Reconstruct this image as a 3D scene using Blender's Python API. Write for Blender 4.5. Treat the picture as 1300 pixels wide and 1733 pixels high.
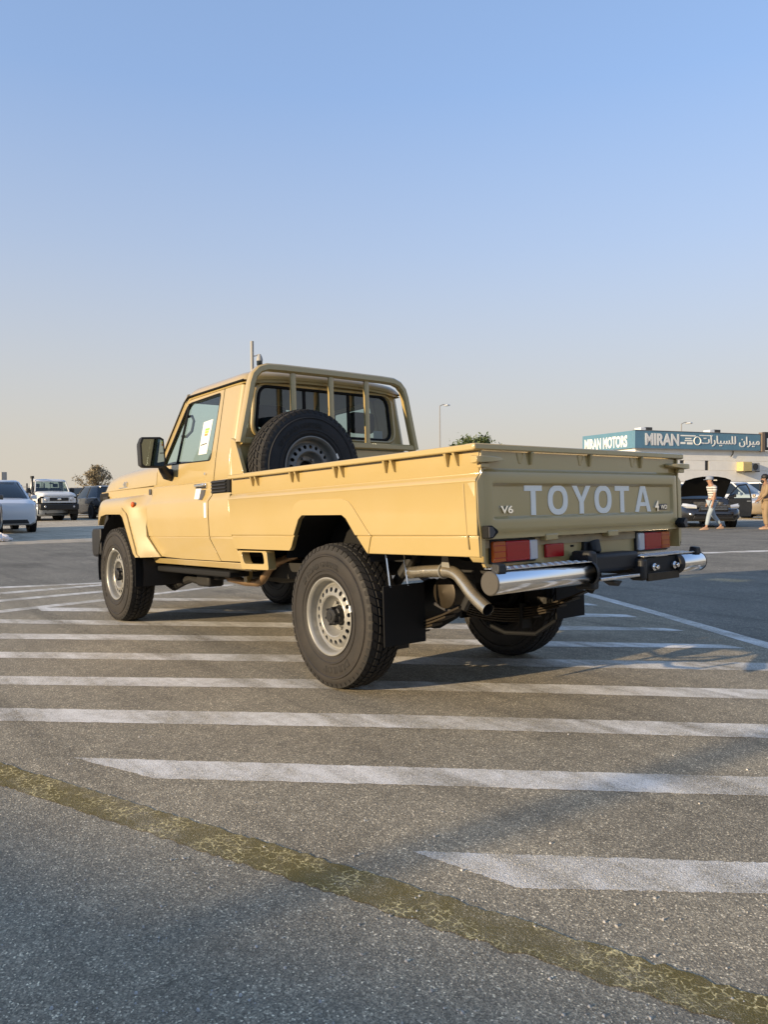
import bpy, bmesh, math, random
from mathutils import Vector, Matrix
random.seed(7)
R = math.radians
for o in list(bpy.data.objects): bpy.data.objects.remove(o)
scene = bpy.context.scene
COL = scene.collection
PI = math.pi

# ------------------------------------------------------------------ camera
CAM = Vector((-3.5901, 3.2593, 1.0977)); YAW = -0.6721; PITCH = -0.0216; ROLL = -0.0056
d = Vector((math.cos(YAW)*math.cos(PITCH), math.sin(YAW)*math.cos(PITCH), math.sin(PITCH)))
r0 = Vector((math.sin(YAW), -math.cos(YAW), 0)); u0 = r0.cross(d)
rr = r0*math.cos(ROLL)+u0*math.sin(ROLL); uu = u0*math.cos(ROLL)-r0*math.sin(ROLL)
cam = bpy.data.cameras.new('camera'); camo = bpy.data.objects.new('camera', cam); COL.objects.link(camo)
camo.matrix_world = Matrix(((rr.x, uu.x, -d.x, CAM.x), (rr.y, uu.y, -d.y, CAM.y), (rr.z, uu.z, -d.z, CAM.z), (0, 0, 0, 1)))
cam.sensor_fit = 'HORIZONTAL'; cam.sensor_width = 36; cam.lens = 36*1294.88/1300
cam.clip_start = .05; cam.clip_end = 3000
scene.camera = camo

# ------------------------------------------------------------------ light
SUN_EL, SUN_AZ = 14.5, 5.0          # azimuth measured from +y towards +x
sd = Vector((math.sin(R(SUN_AZ))*math.cos(R(SUN_EL)), math.cos(R(SUN_AZ))*math.cos(R(SUN_EL)), math.sin(R(SUN_EL))))
sun = bpy.data.lights.new('sun', 'SUN'); sun.energy = 3.5; sun.angle = R(0.55); sun.color = (1.0, .78, .49)
suno = bpy.data.objects.new('sun', sun); COL.objects.link(suno); suno.location = sd*60
suno.rotation_euler = sd.to_track_quat('Z', 'Y').to_euler()
w = bpy.data.worlds.new('World'); scene.world = w; w.use_nodes = True
nt = w.node_tree; nt.nodes.clear()
sky = nt.nodes.new('ShaderNodeTexSky'); sky.sky_type = 'NISHITA'; sky.sun_disc = False
sky.sun_elevation = R(SUN_EL); sky.sun_rotation = R(SUN_AZ)
sky.altitude = 0; sky.air_density = 1.0; sky.dust_density = .4; sky.ozone_density = 2.0
# desert dust: the clear sky is flattened and fades into a pale band that circles the whole horizon
gm = nt.nodes.new('ShaderNodeGamma'); gm.inputs[1].default_value = .55
sc = nt.nodes.new('ShaderNodeMix'); sc.data_type = 'RGBA'; sc.blend_type = 'MULTIPLY'; sc.inputs[0].default_value = 1; sc.inputs[7].default_value = (1.24, 1.72, 2.45, 1)
tcw = nt.nodes.new('ShaderNodeTexCoord'); sxyz = nt.nodes.new('ShaderNodeSeparateXYZ')
rp = nt.nodes.new('ShaderNodeValToRGB'); el = rp.color_ramp.elements
el[0].position = 0; el[0].color = (1, 1, 1, 1); el[1].position = .70; el[1].color = (.10, .10, .10, 1)
for p_, v_ in ((.06, .93), (.16, .72), (.30, .42), (.46, .17)):
    e_ = el.new(p_); e_.color = (v_, v_, v_, 1)
hz = nt.nodes.new('ShaderNodeMix'); hz.data_type = 'RGBA'; hz.inputs[7].default_value = (3.30, 2.98, 2.50, 1)
bg = nt.nodes.new('ShaderNodeBackground'); bg.inputs[1].default_value = .10
wo = nt.nodes.new('ShaderNodeOutputWorld')
for a_, b_ in ((sky.outputs[0], gm.inputs[0]), (gm.outputs[0], sc.inputs[6]), (sc.outputs[2], hz.inputs[6]), (tcw.outputs['Generated'], sxyz.inputs[0]),
               (sxyz.outputs['Z'], rp.inputs[0]), (rp.outputs[0], hz.inputs[0]), (hz.outputs[2], bg.inputs[0]), (bg.outputs[0], wo.inputs[0])): nt.links.new(a_, b_)
scene.view_settings.view_transform = 'Standard'; scene.view_settings.look = 'None'
scene.view_settings.exposure = 1.0; scene.view_settings.gamma = 1.0
scene.view_settings.use_curve_mapping = False
scene.render.engine = 'CYCLES'
scene.cycles.max_bounces = 8; scene.cycles.transparent_max_bounces = 12

# ------------------------------------------------------------------ node helpers
def mat_new(name):
    m = bpy.data.materials.new(name); m.use_nodes = True
    return m, m.node_tree.nodes, m.node_tree.links, m.node_tree.nodes['Principled BSDF']
def N(ns, t, **k):
    n = ns.new(t)
    for a, b in k.items():
        if a in n.inputs.keys(): n.inputs[a].default_value = b
        else: setattr(n, a, b)
    return n
def plain(name, col, rough=.5, metal=0., coat=0., var=0., scale=8., bump=0., bscale=200., dust=None):
    m, ns, L, b = mat_new(name)
    b.inputs['Base Color'].default_value = (*col, 1); b.inputs['Roughness'].default_value = rough
    b.inputs['Metallic'].default_value = metal; b.inputs['Coat Weight'].default_value = coat
    b.inputs['Coat Roughness'].default_value = .06
    tc = N(ns, 'ShaderNodeTexCoord')
    if var or dust:
        n = N(ns, 'ShaderNodeTexNoise', Scale=scale, Detail=6., Roughness=.65); L.new(tc.outputs['Object'], n.inputs['Vector'])
        mx = N(ns, 'ShaderNodeMix', data_type='RGBA')
        c2 = dust if dust else tuple(min(1, c*(1+var)) for c in col)
        c1 = col if dust else tuple(c*(1-var) for c in col)
        mx.inputs[6].default_value = (*c1, 1); mx.inputs[7].default_value = (*c2, 1)
        mr = N(ns, 'ShaderNodeMapRange'); mr.inputs[1].default_value = .3; mr.inputs[2].default_value = .7
        if dust: mr.inputs[3].default_value = .15; mr.inputs[4].default_value = .85
        L.new(n.outputs[0], mr.inputs[0]); L.new(mr.outputs[0], mx.inputs[0]); L.new(mx.outputs[2], b.inputs['Base Color'])
    if bump:
        n2 = N(ns, 'ShaderNodeTexNoise', Scale=bscale, Detail=4.); L.new(tc.outputs['Object'], n2.inputs['Vector'])
        bp = N(ns, 'ShaderNodeBump', Strength=bump, Distance=.01); L.new(n2.outputs[0], bp.inputs['Height']); L.new(bp.outputs[0], b.inputs['Normal'])
    return m
def glass(name, tint, fres=1.45, gloss=(1, 1, 1), rough=.0, base=.0):
    m, ns, L, b = mat_new(name); ns.remove(b)
    out = ns['Material Output']
    t = N(ns, 'ShaderNodeBsdfTransparent'); t.inputs[0].default_value = (*tint, 1)
    g = N(ns, 'ShaderNodeBsdfGlossy'); g.inputs[0].default_value = (*gloss, 1); g.inputs['Roughness'].default_value = rough
    f = N(ns, 'ShaderNodeLayerWeight', Blend=.5)      # Schlick reflectance, the same from both faces of the pane
    pw = N(ns, 'ShaderNodeMath', operation='POWER'); pw.inputs[1].default_value = 5; L.new(f.outputs['Facing'], pw.inputs[0])
    a = N(ns, 'ShaderNodeMath', operation='MULTIPLY_ADD'); a.inputs[1].default_value = .92; a.inputs[2].default_value = .08+base; L.new(pw.outputs[0], a.inputs[0])
    mx = N(ns, 'ShaderNodeMixShader'); L.new(a.outputs[0], mx.inputs[0]); L.new(t.outputs[0], mx.inputs[1]); L.new(g.outputs[0], mx.inputs[2])
    L.new(mx.outputs[0], out.inputs[0])
    return m

# ------------------------------------------------------------------ asphalt node group (world position based, so paint wears into the same grain)
def asphalt_group():
    g = bpy.data.node_groups.new('asphalt_grain', 'ShaderNodeTree')
    g.interface.new_socket('Color', in_out='OUTPUT', socket_type='NodeSocketColor')
    g.interface.new_socket('Height', in_out='OUTPUT', socket_type='NodeSocketFloat')
    g.interface.new_socket('Wear', in_out='OUTPUT', socket_type='NodeSocketFloat')
    ns, L = g.nodes, g.links
    go = N(ns, 'NodeGroupOutput'); geo = N(ns, 'ShaderNodeNewGeometry')
    v = N(ns, 'ShaderNodeTexVoronoi', Scale=230., feature='F1'); L.new(geo.outputs[0], v.inputs['Vector'])
    n1 = N(ns, 'ShaderNodeTexNoise', Scale=330., Detail=3., Roughness=.7); L.new(geo.outputs[0], n1.inputs['Vector'])
    n2 = N(ns, 'ShaderNodeTexNoise', Scale=1.1, Detail=6., Roughness=.6); L.new(geo.outputs[0], n2.inputs['Vector'])
    n3 = N(ns, 'ShaderNodeTexNoise', Scale=14., Detail=4., Roughness=.6); L.new(geo.outputs[0], n3.inputs['Vector'])
    sep = N(ns, 'ShaderNodeSeparateColor'); L.new(v.outputs['Color'], sep.inputs[0])
    rmp = N(ns, 'ShaderNodeValToRGB'); e = rmp.color_ramp.elements
    e[0].position = 0; e[0].color = (.105, .097, .083, 1); e[1].position = 1; e[1].color = (.62, .57, .47, 1)
    for p, c in ((.45, (.165, .152, .129)), (.80, (.235, .215, .180)), (.95, (.33, .30, .25))):
        x = e.new(p); x.color = (*c, 1)
    L.new(sep.outputs[0], rmp.inputs[0])
    # large-scale blotches and dust
    m1 = N(ns, 'ShaderNodeMapRange'); m1.inputs[1].default_value = .3; m1.inputs[2].default_value = .7; m1.inputs[3].default_value = .80; m1.inputs[4].default_value = 1.18
    L.new(n2.outputs[0], m1.inputs[0])
    m2 = N(ns, 'ShaderNodeMapRange'); m2.inputs[1].default_value = .3; m2.inputs[2].default_value = .7; m2.inputs[3].default_value = .85; m2.inputs[4].default_value = 1.15
    L.new(n3.outputs[0], m2.inputs[0])
    m3 = N(ns, 'ShaderNodeMapRange'); m3.inputs[1].default_value = .3; m3.inputs[2].default_value = .7; m3.inputs[3].default_value = .7; m3.inputs[4].default_value = 1.3
    L.new(n1.outputs[0], m3.inputs[0])
    a = N(ns, 'ShaderNodeMath', operation='MULTIPLY'); L.new(m1.outputs[0], a.inputs[0]); L.new(m2.outputs[0], a.inputs[1])
    # long faint tyre scuffs and a few oil stains
    mp = N(ns, 'ShaderNodeMapping'); mp.inputs['Rotation'].default_value = (0, 0, 1.15); mp.inputs['Scale'].default_value = (.22, 3.2, 1); L.new(geo.outputs[0], mp.inputs['Vector'])
    n4 = N(ns, 'ShaderNodeTexNoise', Scale=1.3, Detail=5., Roughness=.6, Distortion=.4); L.new(mp.outputs[0], n4.inputs['Vector'])
    m4 = N(ns, 'ShaderNodeMapRange'); m4.inputs[1].default_value = .50; m4.inputs[2].default_value = .68; m4.inputs[3].default_value = 1.06; m4.inputs[4].default_value = .80
    L.new(n4.outputs[0], m4.inputs[0])
    n5 = N(ns, 'ShaderNodeTexNoise', Scale=.55, Detail=3., Distortion=.8); L.new(geo.outputs[0], n5.inputs['Vector'])
    m5 = N(ns, 'ShaderNodeMapRange'); m5.inputs[1].default_value = .60; m5.inputs[2].default_value = .70; m5.inputs[3].default_value = 1.; m5.inputs[4].default_value = .74
    L.new(n5.outputs[0], m5.inputs[0])
    s45 = N(ns, 'ShaderNodeMath', operation='MULTIPLY'); L.new(m4.outputs[0], s45.inputs[0]); L.new(m5.outputs[0], s45.inputs[1])
    a0 = a; a = N(ns, 'ShaderNodeMath', operation='MULTIPLY'); L.new(a0.outputs[0], a.inputs[0]); L.new(s45.outputs[0], a.inputs[1])
    a2 = N(ns, 'ShaderNodeMath', operation='MULTIPLY'); L.new(a.outputs[0], a2.inputs[0]); L.new(m3.outputs[0], a2.inputs[1])
    mul = N(ns, 'ShaderNodeMix', data_type='RGBA', blend_type='MULTIPLY'); mul.inputs[0].default_value = 1
    L.new(rmp.outputs[0], mul.inputs[6]); L.new(a2.outputs[0], mul.inputs[7]); L.new(mul.outputs[2], go.inputs['Color'])
    h = N(ns, 'ShaderNodeMath', operation='ADD'); L.new(v.outputs['Distance'], h.inputs[0]); L.new(n1.outputs[0], h.inputs[1]); L.new(h.outputs[0], go.inputs['Height'])
    # wear = grain + blotch, 0..1
    w1 = N(ns, 'ShaderNodeMath', operation='MULTIPLY'); w1.inputs[1].default_value = .90; L.new(n1.outputs[0], w1.inputs[0])
    w2 = N(ns, 'ShaderNodeMath', operation='MULTIPLY_ADD'); w2.inputs[1].default_value = .25; L.new(n3.outputs[0], w2.inputs[0]); L.new(w1.outputs[0], w2.inputs[2])
    w3 = N(ns, 'ShaderNodeMath', operation='MULTIPLY_ADD'); w3.inputs[1].default_value = .45; L.new(n2.outputs[0], w3.inputs[0]); L.new(w2.outputs[0], w3.inputs[2])
    w4 = N(ns, 'ShaderNodeMath', operation='MULTIPLY_ADD'); w4.inputs[1].default_value = .50; L.new(n4.outputs[0], w4.inputs[0]); L.new(w3.outputs[0], w4.inputs[2])
    w5 = N(ns, 'ShaderNodeMath', operation='SUBTRACT'); w5.inputs[1].default_value = .25; L.new(w4.outputs[0], w5.inputs[0])
    L.new(w5.outputs[0], go.inputs['Wear'])
    return g
AG = asphalt_group()
def asphalt_mat(name, paint=None, lo=.5, hi=.7, tint=(1.45, 1.37, 1.17), crack=None, bump=.5):
    m, ns, L, b = mat_new(name)
    g = N(ns, 'ShaderNodeGroup'); g.node_tree = AG
    t = N(ns, 'ShaderNodeMix', data_type='RGBA', blend_type='MULTIPLY'); t.inputs[0].default_value = 1; t.inputs[7].default_value = (*tint, 1)
    L.new(g.outputs['Color'], t.inputs[6]); col = t.outputs[2]
    if paint:
        mr = N(ns, 'ShaderNodeMapRange'); mr.inputs[1].default_value = lo; mr.inputs[2].default_value = hi
        mr.inputs[3].default_value = 1; mr.inputs[4].default_value = 0; L.new(g.outputs['Wear'], mr.inputs[0])
        pm = N(ns, 'ShaderNodeMix', data_type='RGBA'); pm.inputs[7].default_value = (*paint, 1)
        L.new(mr.outputs[0], pm.inputs[0]); L.new(col, pm.inputs[6]); col = pm.outputs[2]
    if crack:
        geo = N(ns, 'ShaderNodeNewGeometry')
        wn = N(ns, 'ShaderNodeTexNoise', Scale=30., Detail=3.); L.new(geo.outputs[0], wn.inputs['Vector'])
        vm = N(ns, 'ShaderNodeVectorMath', operation='MULTIPLY_ADD'); vm.inputs[1].default_value = (.035, .035, .035)
        L.new(wn.outputs['Color'], vm.inputs[0]); L.new(geo.outputs[0], vm.inputs[2])
        v = N(ns, 'ShaderNodeTexVoronoi', Scale=34., feature='DISTANCE_TO_EDGE'); L.new(vm.outputs[0], v.inputs['Vector'])
        c = N(ns, 'ShaderNodeMapRange'); c.inputs[1].default_value = .03; c.inputs[2].default_value = .085; c.inputs[3].default_value = 1; c.inputs[4].default_value = 0
        L.new(v.outputs[0], c.inputs[0])
        k = N(ns, 'ShaderNodeTexNoise', Scale=9., Detail=3.); L.new(geo.outputs[0], k.inputs['Vector'])
        kr = N(ns, 'ShaderNodeMapRange'); kr.inputs[1].default_value = .44; kr.inputs[2].default_value = .56; L.new(k.outputs[0], kr.inputs[0])
        fg = N(ns, 'ShaderNodeTexNoise', Scale=110., Detail=4., Roughness=.7); L.new(geo.outputs[0], fg.inputs['Vector'])
        fr_ = N(ns, 'ShaderNodeMapRange'); fr_.inputs[1].default_value = .42; fr_.inputs[2].default_value = .60; L.new(fg.outputs[0], fr_.inputs[0])
        mu0 = N(ns, 'ShaderNodeMath', operation='MULTIPLY'); L.new(c.outputs[0], mu0.inputs[0]); L.new(kr.outputs[0], mu0.inputs[1])
        sp2 = N(ns, 'ShaderNodeMapRange'); sp2.inputs[1].default_value = .66; sp2.inputs[2].default_value = .74; sp2.inputs[4].default_value = .8; L.new(fg.outputs[0], sp2.inputs[0])
        mu1 = N(ns, 'ShaderNodeMath', operation='MULTIPLY'); L.new(mu0.outputs[0], mu1.inputs[0]); L.new(fr_.outputs[0], mu1.inputs[1])
        mu = N(ns, 'ShaderNodeMath', operation='MAXIMUM'); L.new(mu1.outputs[0], mu.inputs[0]); L.new(sp2.outputs[0], mu.inputs[1])
        cm = N(ns, 'ShaderNodeMix', data_type='RGBA'); cm.inputs[7].default_value = (*crack, 1)
        L.new(mu.outputs[0], cm.inputs[0]); L.new(col, cm.inputs[6]); col = cm.outputs[2]
    L.new(col, b.inputs['Base Color']); b.inputs['Roughness'].default_value = .85
    b.inputs['Specular IOR Level'].default_value = .35
    bp = N(ns, 'ShaderNodeBump', Strength=bump, Distance=.004); L.new(g.outputs['Height'], bp.inputs['Height']); L.new(bp.outputs[0], b.inputs['Normal'])
    return m

M = {}
M['asphalt'] = asphalt_mat('asphalt')
M['lot'] = asphalt_mat('dusty_lot', tint=(2.3, 2.15, 1.85), bump=.3)
M['lane'] = asphalt_mat('smoother_lane_asphalt', tint=(.95, .95, .90), bump=.3)
M['white_line'] = asphalt_mat('worn_white_paint', paint=(.88, .85, .79), lo=.66, hi=.92)
M['yellow_line'] = asphalt_mat('worn_yellow_paint', paint=(.15, .115, .03), lo=.72, hi=1.04, crack=(.80, .66, .32))
M['sand'] = plain('sandy_dust', (.42, .36, .27), .9, var=.2, scale=3., bump=.4, bscale=40)
def car_paint(name, col, dust):
    m, ns, L, b = mat_new(name); tc = N(ns, 'ShaderNodeTexCoord')
    n1 = N(ns, 'ShaderNodeTexNoise', Scale=2.6, Detail=6., Roughness=.6); L.new(tc.outputs['Object'], n1.inputs['Vector'])
    mr = N(ns, 'ShaderNodeMapRange'); mr.inputs[1].default_value = .42; mr.inputs[2].default_value = .75; mr.inputs[4].default_value = .30; L.new(n1.outputs[0], mr.inputs[0])
    mx = N(ns, 'ShaderNodeMix', data_type='RGBA'); mx.inputs[6].default_value = (*col, 1); mx.inputs[7].default_value = (*dust, 1)
    L.new(mr.outputs[0], mx.inputs[0]); L.new(mx.outputs[2], b.inputs['Base Color'])
    b.inputs['Roughness'].default_value = .45; b.inputs['Coat Weight'].default_value = 1.; b.inputs['Coat IOR'].default_value = 1.6
    cr = N(ns, 'ShaderNodeMapRange'); cr.inputs[1].default_value = .35; cr.inputs[2].default_value = .7; cr.inputs[3].default_value = .08; cr.inputs[4].default_value = .22; L.new(n1.outputs[0], cr.inputs[0]); L.new(cr.outputs[0], b.inputs['Coat Roughness'])
    n2 = N(ns, 'ShaderNodeTexNoise', Scale=3.2, Detail=1.); L.new(tc.outputs['Object'], n2.inputs['Vector'])
    bp = N(ns, 'ShaderNodeBump', Strength=.10, Distance=.02); L.new(n2.outputs[0], bp.inputs['Height']); L.new(bp.outputs[0], b.inputs['Coat Normal'])
    return m
M['paint'] = car_paint('sand_beige_paint', (.440, .322, .122), (.48, .365, .18))
M['white_paint'] = plain('white_paint', (.74, .73, .70), .35, coat=.5)
M['black'] = plain('black_plastic', (.011, .011, .012), .55, bump=.15, bscale=300)
M['under'] = plain('underbody_black', (.007, .007, .007), .7, dust=(.015, .013, .011), scale=6.)
M['rubber'] = plain('rubber_black', (.009, .009, .009), .75); M['rubber'].node_tree.nodes['Principled BSDF'].inputs['Specular IOR Level'].default_value = .25
M['tyre'] = plain('tyre_rubber', (.009, .0085, .008), .65, dust=(.030, .024, .019), scale=7., bump=.2, bscale=150)
M['tread'] = plain('tread_rubber', (.013, .013, .012), .85, dust=(.026, .022, .019), scale=9.)
M['tyre_clean'] = plain('tyre_rubber_clean', (.020, .020, .021), .75, var=.2, bump=.2, bscale=150)
M['rim'] = plain('steel_wheel_paint', (.29, .285, .265), .40, metal=.35, var=.12, scale=10.)
M['rim_grey'] = plain('grey_steel_wheel', (.23, .22, .20), .5, metal=.2, var=.1, scale=10.)
M['chrome'] = plain('chrome', (.88, .88, .88), .10, metal=1.)
M['tread_plate'] = plain('bright_tread_plate', (.62, .62, .62), .28, metal=1., bump=.5, bscale=60)
M['pipe'] = plain('exhaust_steel', (.62, .55, .43), .25, metal=.85, var=.2, scale=9.)
M['rust_pipe'] = plain('warm_exhaust_steel', (.32, .21, .12), .5, metal=.8, var=.3, scale=9.)
M['drum'] = plain('oily_steel_drum', (.045, .034, .022), .5, metal=.5, var=.3)
M['red'] = plain('red_lens', (.42, .003, .006), .25, coat=.3)
M['amber'] = plain('amber_lens', (.52, .095, .004), .25, coat=.3)
M['clear'] = plain('clear_lens', (.55, .56, .58), .2, coat=1., metal=.2)
M['letter'] = plain('pale_letter_vinyl', (.97, .94, .84), .5)
M['dark_grey'] = plain('dark_grey_badge', (.06, .058, .062), .4)
M['glass'] = glass('side_glass', (.84, .94, .88))
M['glass_dark'] = glass('tinted_rear_glass', (.42, .50, .51))
M['mirror'] = plain('mirror_glass', (.15, .19, .21), .03, metal=1.)
M['seat'] = plain('seat_cloth', (.055, .06, .07), .9, var=.2)
M['paper'] = plain('label_paper', (.72, .72, .68), .7)
M['lab_g'] = plain('label_green', (.25, .5, .1), .7); M['lab_y'] = plain('label_yellow', (.75, .6, .08), .7)
M['lab_o'] = plain('label_orange', (.65, .25, .06), .7)
M['headlining'] = plain('pale_headlining', (.42, .43, .40), .9)
M['bed_floor'] = plain('bed_floor_paint', (.40, .31, .18), .6, var=.15)

# ------------------------------------------------------------------ mesh helpers
class MB:
    def __init__(s): s.v = []; s.f = []
    def add(s, v, f):
        k = len(s.v); s.v += [tuple(p) for p in v]; s.f += [tuple(i+k for i in q) for q in f]; return s
    def box(s, x0, x1, y0, y1, z0, z1):
        v = [(x, y, z) for x in (x0, x1) for y in (y0, y1) for z in (z0, z1)]
        return s.add(v, [(0, 1, 3, 2), (4, 6, 7, 5), (0, 4, 5, 1), (2, 3, 7, 6), (0, 2, 6, 4), (1, 5, 7, 3)])
    def hexa(s, a, b):      # two matching quads
        return s.add(list(a)+list(b), [(3, 2, 1, 0), (4, 5, 6, 7), (0, 1, 5, 4), (1, 2, 6, 5), (2, 3, 7, 6), (3, 0, 4, 7)])
    def prism(s, poly, fn, w0, w1):     # fn(u,v,w)->xyz
        n = len(poly); v = [fn(u, q, w0) for u, q in poly]+[fn(u, q, w1) for u, q in poly]
        return s.add(v, [tuple(range(n)), tuple(range(2*n-1, n-1, -1))]+[(i, (i+1) % n, n+(i+1) % n, n+i) for i in range(n)])
    def loft(s, secs, cap=True, closed=True):
        n = len(secs[0]); v = [p for q in secs for p in q]; f = []
        for i in range(len(secs)-1):
            for j in range(n if closed else n-1):
                a = i*n+j; b = i*n+(j+1) % n; f.append((a, b, b+n, a+n))
        if cap and closed: f += [tuple(range(n-1, -1, -1)), tuple(range((len(secs)-1)*n, len(secs)*n))]
        return s.add(v, f)
    def tube(s, path, r, n=10, closed=False, cap=True):
        P = [Vector(p) for p in path]; m = len(P); secs = []; up = None
        rs = r if isinstance(r, (list, tuple)) else [r]*m
        for i, p in enumerate(P):
            if closed: t = (P[(i+1) % m]-P[i-1]).normalized()
            else: t = (P[min(i+1, m-1)]-P[max(i-1, 0)]).normalized()
            if up is None: up = Vector((0, 0, 1)) if abs(t.z) < .9 else Vector((1, 0, 0))
            a = (up-t*up.dot(t)).normalized(); b = t.cross(a); up = a
            secs.append([p+a*rs[i]*math.cos(2*PI*k/n)+b*rs[i]*math.sin(2*PI*k/n) for k in range(n)])
        if closed: secs.append(secs[0])
        return s.loft(secs, cap=cap and not closed)
    def lathe(s, prof, fn, n=48, closed=False):    # prof: (r, a); fn(r cos, r sin, a)->xyz
        v = []; f = []; m = len(prof)
        for k in range(n):
            c, q = math.cos(2*PI*k/n), math.sin(2*PI*k/n)
            v += [fn(r*c, r*q, a) for r, a in prof]
        for k in range(n):
            k2 = (k+1) % n
            for j in range(m if closed else m-1):
                j2 = (j+1) % m; f.append((k*m+j, k2*m+j, k2*m+j2, k*m+j2))
        return s.add(v, f)
    def disc(s, r, a, fn, n=24):
        return s.add([fn(r*math.cos(2*PI*k/n), r*math.sin(2*PI*k/n), a) for k in range(n)], [tuple(range(n))])
    def cyl(s, r, a, b, fn, n=16):
        return s.lathe([(1e-4, a), (r, a), (r, b), (1e-4, b)], fn, n)
    def grid(s, us, vs, fn):
        k = len(vs); v = [fn(u, q) for u in us for q in vs]
        return s.add(v, [(i*k+j, (i+1)*k+j, (i+1)*k+j+1, i*k+j+1) for i in range(len(us)-1) for j in range(k-1)])
def smooth(m, ang):
    m.shade_smooth()
    if ang < 179: m.set_sharp_from_angle(angle=R(ang))
def link(name, me, mat, parent, tilt=False, bevel=0, bang=35, seg=2):
    o = bpy.data.objects.new(name, me); COL.objects.link(o)
    if mat is not None:
        if isinstance(mat, str): mat = M[mat]
        me.materials.clear(); me.materials.append(mat)
    if parent is not None: o.parent = parent
    if tilt: o.matrix_basis = TILT
    if bevel:
        b = o.modifiers.new('bevel', 'BEVEL'); b.width = bevel; b.segments = seg; b.limit_method = 'ANGLE'; b.angle_limit = R(bang)
    return o
def build(name, mb, mat, parent=None, tilt=False, ang=32, bevel=0, bang=35, seg=2, recalc=True):
    me = bpy.data.meshes.new(name); me.from_pydata(mb.v, [], mb.f); me.validate()
    if recalc:
        bm = bmesh.new(); bm.from_mesh(me); bmesh.ops.remove_doubles(bm, verts=bm.verts, dist=1e-6)
        bmesh.ops.recalc_face_normals(bm, faces=bm.faces); bm.to_mesh(me); bm.free()
    smooth(me, ang)
    return link(name, me, mat, parent, tilt, bevel, bang, seg)
def panel_mesh(name, outer, fn, thick, cuts_u=(), cuts_v=(), holes=(), ang=32):
    """sheet cut out in (u,v), bent by fn(u,v,depth)->xyz and given a thickness"""
    bm = bmesh.new(); edges = []
    for loop in [outer]+list(holes):
        vs = [bm.verts.new((u, v, 0)) for u, v in loop]
        edges += [bm.edges.new((vs[i], vs[(i+1) % len(vs)])) for i in range(len(vs))]
    if holes: bmesh.ops.triangle_fill(bm, edges=edges, use_beauty=True)
    else: bm.faces.new([e.verts[0] for e in edges] if False else list(bm.verts))
    bm.normal_update()
    for c in cuts_u: bmesh.ops.bisect_plane(bm, geom=bm.verts[:]+bm.edges[:]+bm.faces[:], plane_co=(c, 0, 0), plane_no=(1, 0, 0), dist=1e-5)
    for c in cuts_v: bmesh.ops.bisect_plane(bm, geom=bm.verts[:]+bm.edges[:]+bm.faces[:], plane_co=(0, c, 0), plane_no=(0, 1, 0), dist=1e-5)
    ret = bmesh.ops.extrude_face_region(bm, geom=bm.faces[:])
    back = [g for g in ret['geom'] if isinstance(g, bmesh.types.BMVert)]
    for v in back: v.co.z = 1
    for v in bm.verts:
        u, q, wd = v.co; v.co = fn(u, q, thick if wd > .5 else 0)
    bmesh.ops.recalc_face_normals(bm, faces=bm.faces)
    me = bpy.data.meshes.new(name); bm.to_mesh(me); bm.free(); smooth(me, ang)
    return me
def interp(t, tab):
    if t <= tab[0][0]: return tab[0][1]
    for (a, b), (c, e) in zip(tab, tab[1:]):
        if t <= c: return b+(e-b)*(t-a)/(c-a)
    return tab[-1][1]
def sstep(a, b, x):
    t = max(0, min(1, (x-a)/(b-a))); return t*t*(3-2*t)
def rounded(pts, rads, n=5):
    """round the corners of a 2D loop"""
    out = []; m = len(pts)
    rads = rads if isinstance(rads, (list, tuple)) else [rads]*m
    for i in range(m):
        p = Vector(pts[i]); a = Vector(pts[i-1])-p; b = Vector(pts[(i+1) % m])-p; r = rads[i]
        if r <= 0: out.append(tuple(p)); continue
        la, lb = a.length, b.length; r = min(r, la*.48, lb*.48); a.normalize(); b.normalize()
        for k in range(n+1):
            t = k/n; q = p+a*r*(1-t)**2+b*r*t**2; out.append((q.x, q.y))
    return out
def empty(name, loc=(0, 0, 0), rz=0, label=None, cat=None, group=None):
    o = bpy.data.objects.new(name, None); COL.objects.link(o); o.location = loc; o.rotation_euler = (0, 0, rz)
    o.empty_display_size = .2
    return tag(o, label, cat, group)
def tag(o, label=None, cat=None, group=None, kind=None):
    if label: o['label'] = label
    if cat: o['category'] = cat
    if group: o['group'] = group
    if kind: o['kind'] = kind
    return o
def text_mesh(s, size=1., extrude=.01, bold=0., align='CENTER', shear=0.):
    c = bpy.data.curves.new('txt', 'FONT'); c.body = s; c.size = size; c.extrude = extrude; c.offset = bold
    c.align_x = align; c.shear = shear; c.resolution_u = 3
    o = bpy.data.objects.new('txt', c); COL.objects.link(o)
    dg = bpy.context.evaluated_depsgraph_get(); dg.update()
    me = bpy.data.meshes.new_from_object(o.evaluated_get(dg)); bpy.data.objects.remove(o); bpy.data.curves.remove(c)
    me.materials.clear()
    return me
def remap(me, fn):
    for v in me.vertices: v.co = fn(*v.co)
    me.update()
    bm = bmesh.new(); bm.from_mesh(me); bmesh.ops.recalc_face_normals(bm, faces=bm.faces); bm.to_mesh(me); bm.free()
    return me
def ray_ground(u, v, z=0.):
    k = d+rr*((u-650)/1294.88)-uu*((v-866.5)/1294.88); t = (z-CAM.z)/k.z
    return CAM+k*t
def at(u, v, D):   # point seen at photo position (u,v) at depth D along the view
    return CAM+(d+rr*((u-650)/1294.88)-uu*((v-866.5)/1294.88))*D
TI = 0.0358
TILT = Matrix.Translation((3.18, 0, .4)) @ Matrix.Rotation(TI, 4, 'Y') @ Matrix.Translation((-3.18, 0, -.4))


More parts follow.
